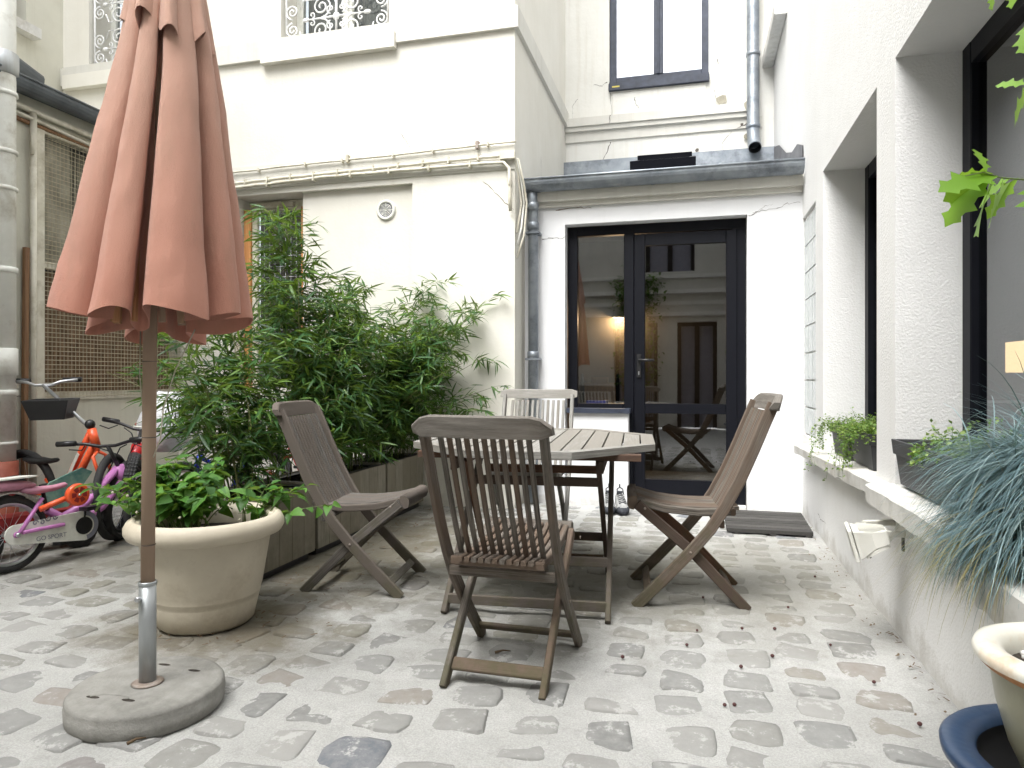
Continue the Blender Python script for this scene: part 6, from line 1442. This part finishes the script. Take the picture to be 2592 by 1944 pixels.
flat_spiral(0.10, 0.250, .016, 1, 0); flat_spiral(0.135, 0.247, .014, -1, 2); flat_spiral(0.17, .262, .016, 1, 3); flat_spiral(.205, .262, .014, -1, 0); m_.build('scroll_print', 'grey_print', cg)
m_ = MB(); m_.path([(0.03, -0.078, 0.212), (0.25, -0.078, 0.214)], 0.022, 0.020, 0.006, side=(0, 1, 0)); m_.tube([(0.0, -.075, .205), (0.0, -.085, .205)], 0.016, 10); m_.build('chain_stay', 'pink', t)
m_ = MB().tube([(0.01, -0.078, 0.205), (0.16, -0.04, 0.375)], 0.011, 8); m_.build('seat_stay', 'pink', t)
MB().lathe([(0, 0), (0.012, 0), (0.012, .012), (0, .012)], 10, (0.0, -0.10, 0.205), 'Y').build('axle_nut', 'chrome', t)
mudguard(t, (0, 0, 0.205), 0.232, radians(40), radians(165), 0.065, 'white_plastic')
mudguard(t, (0.80, 0, 0.205), 0.232, radians(-20), radians(120), 0.075, 'white_plastic')
# pink seat cushion with carrier, seen broad side
m_ = MB(); secs = [(-0.20, .10, .018), (-.18, .13, .05), (-.10, .14, .07), (0.0, .13, .055), (.07, .09, .045), (.10, .05, .02)]
for x, w_, h__ in secs:
    for j in range(12): a = 2 * pi * j / 12; m_.v.append((.04 + x, w_ / 2 * cos(a), .462 + h__ / 2 * sin(a) - 0.10 * x))
for i in range(5):
    for j in range(12): a = i * 12 + j; b = i * 12 + (j + 1) % 12; m_.face([a, b, b + 12, a + 12], None, True)
m_.face(list(range(12))); m_.face([60 + j for j in reversed(range(12))]); m_.build('doll_seat', 'pink_seat', t)
MB().box(-0.17, 0.12, -.075, .075, .50, .508, 0.003).build('seat_trim', 'white_plastic', t)
# training wheel, orange red, held up on its arm
tw2 = MB(); tw2.lathe([(0.0, -0.0), (0.02, -0.002), (0.055, -0.004), (0.062, 0.0), (0.064, 0.02), (0.055, 0.045), (0.0, 0.045)], 24, (0.29, -0.16, 0.375), 'Y'); two = tw2.build('training_wheel', 'orange', t)
m_ = MB()
for k in range(6): a = k * pi / 3; m_.poly([(0.29 + q * cos(a + s2), -0.1615 - 0.003, 0.375 + q * sin(a + s2)) for q, s2 in ((.02, -.5), (.045, -.32), (.045, .32), (.02, .5))])
m_.build('spoke_gap', 'darkred', two); MB().lathe([(0, -.012), (0.007, -.012), (0.007, 0)], 8, (0.29, -0.16, 0.375), 'Y').build('hub_nut', 'chrome', two)
MB().tube([(0.29, -.12, .375), (0.12, -.08, .32)], 0.016, 8).build('stabiliser_arm', 'orange', t)
# lettering on the chain guard
def text_mesh(s, size, parent, mat, matrix, name='lettering', ext=0.0004):
    cu = bpy.data.curves.new('txt', 'FONT'); cu.body = s; cu.size = size; cu.extrude = ext; cu.align_x = 'LEFT'
    to = bpy.data.objects.new('txt', cu); COL.objects.link(to); bpy.context.view_layer.update()
    me = bpy.data.meshes.new_from_object(to.evaluated_get(bpy.context.evaluated_depsgraph_get())); bpy.data.objects.remove(to)
    me.transform(matrix); me.materials.clear(); me.materials.append(M[mat]); o = bpy.data.objects.new(name, me); COL.objects.link(o); o.parent = parent; OFFS[o.name] = Vector((0, 0, 0)); return o
text_mesh('GO SPORT', 0.034, cg, 'grey_print', Matrix.Translation((0.10, -0.0725, 0.150)) @ Matrix.Rotation(radians(2), 4, 'Y') @ Matrix.Rotation(radians(90), 4, 'X'))
# orange bicycle with basket, leaning back on the wall
t, bb, hd, hb, st_, sp = bike('bicycle', 'orange-red bicycle with black front basket and tall chrome bars', (-4.32, 3.70, 0.02), radians(-4), radians(3), 0.275, 0.76, 'orange',
    dict(seat=0.48, head=0.70, bar=0.28, rake=-0.40, saddle='black', tyre=0.045, thick=1.3, rim='frame', hw=0.20, steer=radians(-62), brakes=False, dip=0.14, fork='orange'))
bk = MB(); c_, s_ = cos(radians(-62)), sin(radians(-62)); q0 = hd + Vector((-0.27, 0.05, 0.07))
for z_, w_, d_ in ((0.0, .10, .065), (0.125, .135, .09)):
    for x, y in ((-d_ + .05, -w_), (d_ + .05, -w_), (d_ + .05, w_), (-d_ + .05, w_)): X = x + .05; bk.v.append((q0.x + X * c_ - y * s_, X * s_ + y * c_, q0.z + z_))
for j in range(4): k = (j + 1) % 4; bk.face([j, k, 4 + k, 4 + j])
bk.face([3, 2, 1, 0]); o = bk.build('basket', 'black', t); m = o.modifiers.new('solid', 'SOLIDIFY'); m.thickness = 0.006; bevel(o, 0.01, 2)
MB().sphere(tuple(hd + Vector((-.01, 0, .03))), 0.032, 10, 6).build('headset_bell', 'black', t)
MB().beam(tuple(hd + (bb - hd) * .35 + Vector((.01, -.026, .0))), tuple(hd + (bb - hd) * .75 + Vector((.01, -.026, 0))), .004, .022, 0, up=(0, 0, 1)).build('white_decal', 'white_plastic', t)
# black mountain-style bicycle with red saddle
t, bb, hd, hb, st_, sp = bike('bicycle', 'black and red bicycle with red saddle and fat knobbly tyres', (-4.14, 4.36, 0.0), radians(-50), radians(-10), 0.265, 0.86, 'red',
    dict(seat=0.70, head=0.60, bar=0.10, saddle='red', tyre=0.062, tread=True, thick=1.9, rim='frame', hw=0.28, steer=radians(-22), barm='black', fork='black', dip=0.06))
MB().beam(tuple(hb + Vector((.06, -.05, .02))), tuple(hb + Vector((.02, .12, .03))), 0.012, 0.012, 0.003).build('white_lever', 'white_plastic', t)
mudguard(t, (0.86, 0, 0.265), 0.305, radians(30), radians(130), 0.07, 'black')
# second dark bicycle with blue fork
t, bb, hd, hb, st_, sp = bike('bicycle', 'dark bicycle with blue frame tube half hidden behind the potted plant', (-3.22, 4.70, 0.0), radians(-97), radians(-5), 0.245, 0.80, 'blue',
    dict(seat=0.55, head=0.52, bar=0.12, saddle='black', tyre=0.058, tread=True, rim='chrome', hw=0.25, steer=radians(12), barm='black', fork='red'))
# red bicycle behind the planters
t, bb, hd, hb, st_, sp = bike('bicycle', 'red bicycle glimpsed through the bamboo beside the cream wall', (-3.45, 5.08, 0.0), radians(2), radians(-3), 0.25, 0.82, 'red',
    dict(seat=0.60, head=0.56, bar=0.12, saddle='black', tyre=0.045, rim='chrome', hw=0.22, barm='chrome'))
# low red scooter-trike behind the pink bicycle: deck, curved tube, small wheels, print panel
sc2 = thing('ride_on_toy', 'red ride-on toy with curved tube and printed panel behind the pink bicycle', 'ride-on toy', (-3.85, 3.25, 0), (0, 0, radians(70)))
MB().tube([(-0.28, 0.0, 0.10), (-0.30, 0, 0.30), (-0.26, 0, 0.38), (-0.14, 0, 0.40), (0.0, 0, 0.36)], 0.020, 10).build('curved_tube', 'red', sc2)
for x in (-0.22, 0.28):
    w2 = MB().lathe([(0.0, -.03), (0.05, -.03), (0.095, -.02), (0.10, 0.0), (0.095, .02), (0.05, .03), (0, .03)], 24, (x, -0.10, 0.10), 'Y').build('wheel', 'rubber', sc2); MB().lathe([(0, -.034), (.045, -.034), (.05, -.03)], 16, (x, -.10, .10), 'Y').build('hub', 'white_plastic', w2)
MB().box(-0.26, 0.34, -0.07, 0.07, 0.10, 0.24, 0.03).build('body', 'darkred', sc2)
side_plate(sc2, [(0.02, .25), (.22, .26), (.36, .46), (.30, .49), (.12, .42)], -0.075, 0.015, 'printed_panel', 'teal')
MB().lathe([(0.04, -.02), (.075, -.03), (.08, 0), (.075, .03), (.04, .02)], 20, (-0.06, -0.06, 0.40), 'Y').build('steering_wheel', 'black', sc2)
# white plastic bag hanging on the bicycles
m_ = MB(); n, k_ = 26, 14; rr = random.Random(4)
for i in range(k_ + 1):
    q = i / k_
    for j in range(n):
        a = 2 * pi * j / n; base_ = (0.17, 0.13); s_ = (0.80 + 0.35 * sin(pi * min(q * 1.1, 1))) * (1 - 0.25 * q ** 4)
        f = 1 + 0.16 * noise.noise(Vector((cos(a) * 2.4, sin(a) * 2.4, q * 3))) + 0.06 * noise.noise(Vector((cos(a) * 7, sin(a) * 7, q * 6)))
        m_.v.append((-3.70 + base_[0] * s_ * f * cos(a) + 0.05 * q, 4.22 + base_[1] * s_ * f * sin(a), 0.52 + 0.42 * q + 0.035 * noise.noise(Vector((cos(a) * 3, sin(a) * 3, 8))) * q))
for i in range(k_):
    for j in range(n): a = i * n + j; b = i * n + (j + 1) % n; m_.face([a, b, b + n, a + n], None, True)
m_.face([j for j in reversed(range(n))]); m_.face([k_ * n + j for j in range(n)])
bag = thing('plastic_bag', 'bulging white plastic bag with dark lettering on top of the bicycles', 'bag', (-3.70, 4.22, 0.5), world=True)
m_.build('sack', 'bag', bag)
for s_, x, z in (('U', -0.11, 0.24), ('U', 0.02, 0.26), ('n', 0.08, .265)):
    text_mesh(s_, 0.085, bag, 'black', Matrix.Rotation(radians(38), 4, 'Z') @ Matrix.Translation((x, -0.178, z)) @ Matrix.Rotation(radians(90), 4, 'X'))
# ---------------------------------------------------------------- fallen bits on the cobbles
rr = random.Random(33)
bm_ = MB().sphere((0, 0, 0), 0.0068, 8, 5, (1, 1, .9)).mesh('fallen_berry', 'berry')
for x, y in ((0.10, 2.30), (0.13, 2.31), (0.17, 2.62), (0.02, 2.95), (0.20, 3.02), (0.29, 2.75), (0.33, 3.05), (0.52, 2.92), (0.60, 2.60), (-0.02, 2.78), (0.42, 3.35), (-0.25, 2.60), (0.62, 3.9), (0.05, 3.40), (0.66, 2.32)):
    o = bpy.data.objects.new('fallen_berry', bm_); COL.objects.link(o); o.location = (x, y, 0.012); q = rr.uniform(.7, 1.15); o.scale = (q, q, q); tagp(o, 'small dark red berry fallen on the cobbles', 'berry', 'fallen berries')
for k, (x, y, a, L, lab) in enumerate(((-0.72, 2.52, 0.5, 0.06, 'short dark twig lying under the nearest chair'), (-1.10, 1.50, 0.2, 0.035, 'small curled dry leaf on the cobbles at the bottom of the picture'), (-1.55, 1.63, 1.0, 0.05, 'pale twig against the parasol base'))):
    m_ = MB().tube([(x, y, .012), (x + L * .5 * cos(a), y + L * .5 * sin(a), .017), (x + L * cos(a), y + L * sin(a), .012)], 0.005, 6, .002); top(m_, 'twig', 'twig', lab, 'twig', (x, y, .012))
# litter of dry bits along the planters and the foot of the right wall
m_ = MB()
for k in range(300):
    if k % 3: x = XF + 0.05 + abs(rr.gauss(0, .28)); y = rr.uniform(2.3, 5.2)
    else: y = rr.uniform(1.6, 5.3); x = XR - 0.02 - abs(rr.gauss(0, .05))
    a = rr.uniform(0, pi); L = rr.uniform(.003, .014); w_ = rr.uniform(.0015, .004); d = Vector((cos(a), sin(a))) * L; e = Vector((-sin(a), cos(a))) * w_; z = .009 + rr.random() * .003
    m_.poly([(x - d.x - e.x, y - d.y - e.y, z), (x + d.x - e.x, y + d.y - e.y, z + .002), (x + d.x + e.x, y + d.y + e.y, z + .004), (x - d.x + e.x, y - d.y + e.y, z)])
top(m_, 'plant_litter', 'twig', 'scattered dry plant bits along the foot of the walls', 'litter', (-1, 3.5, 0), kind='stuff')
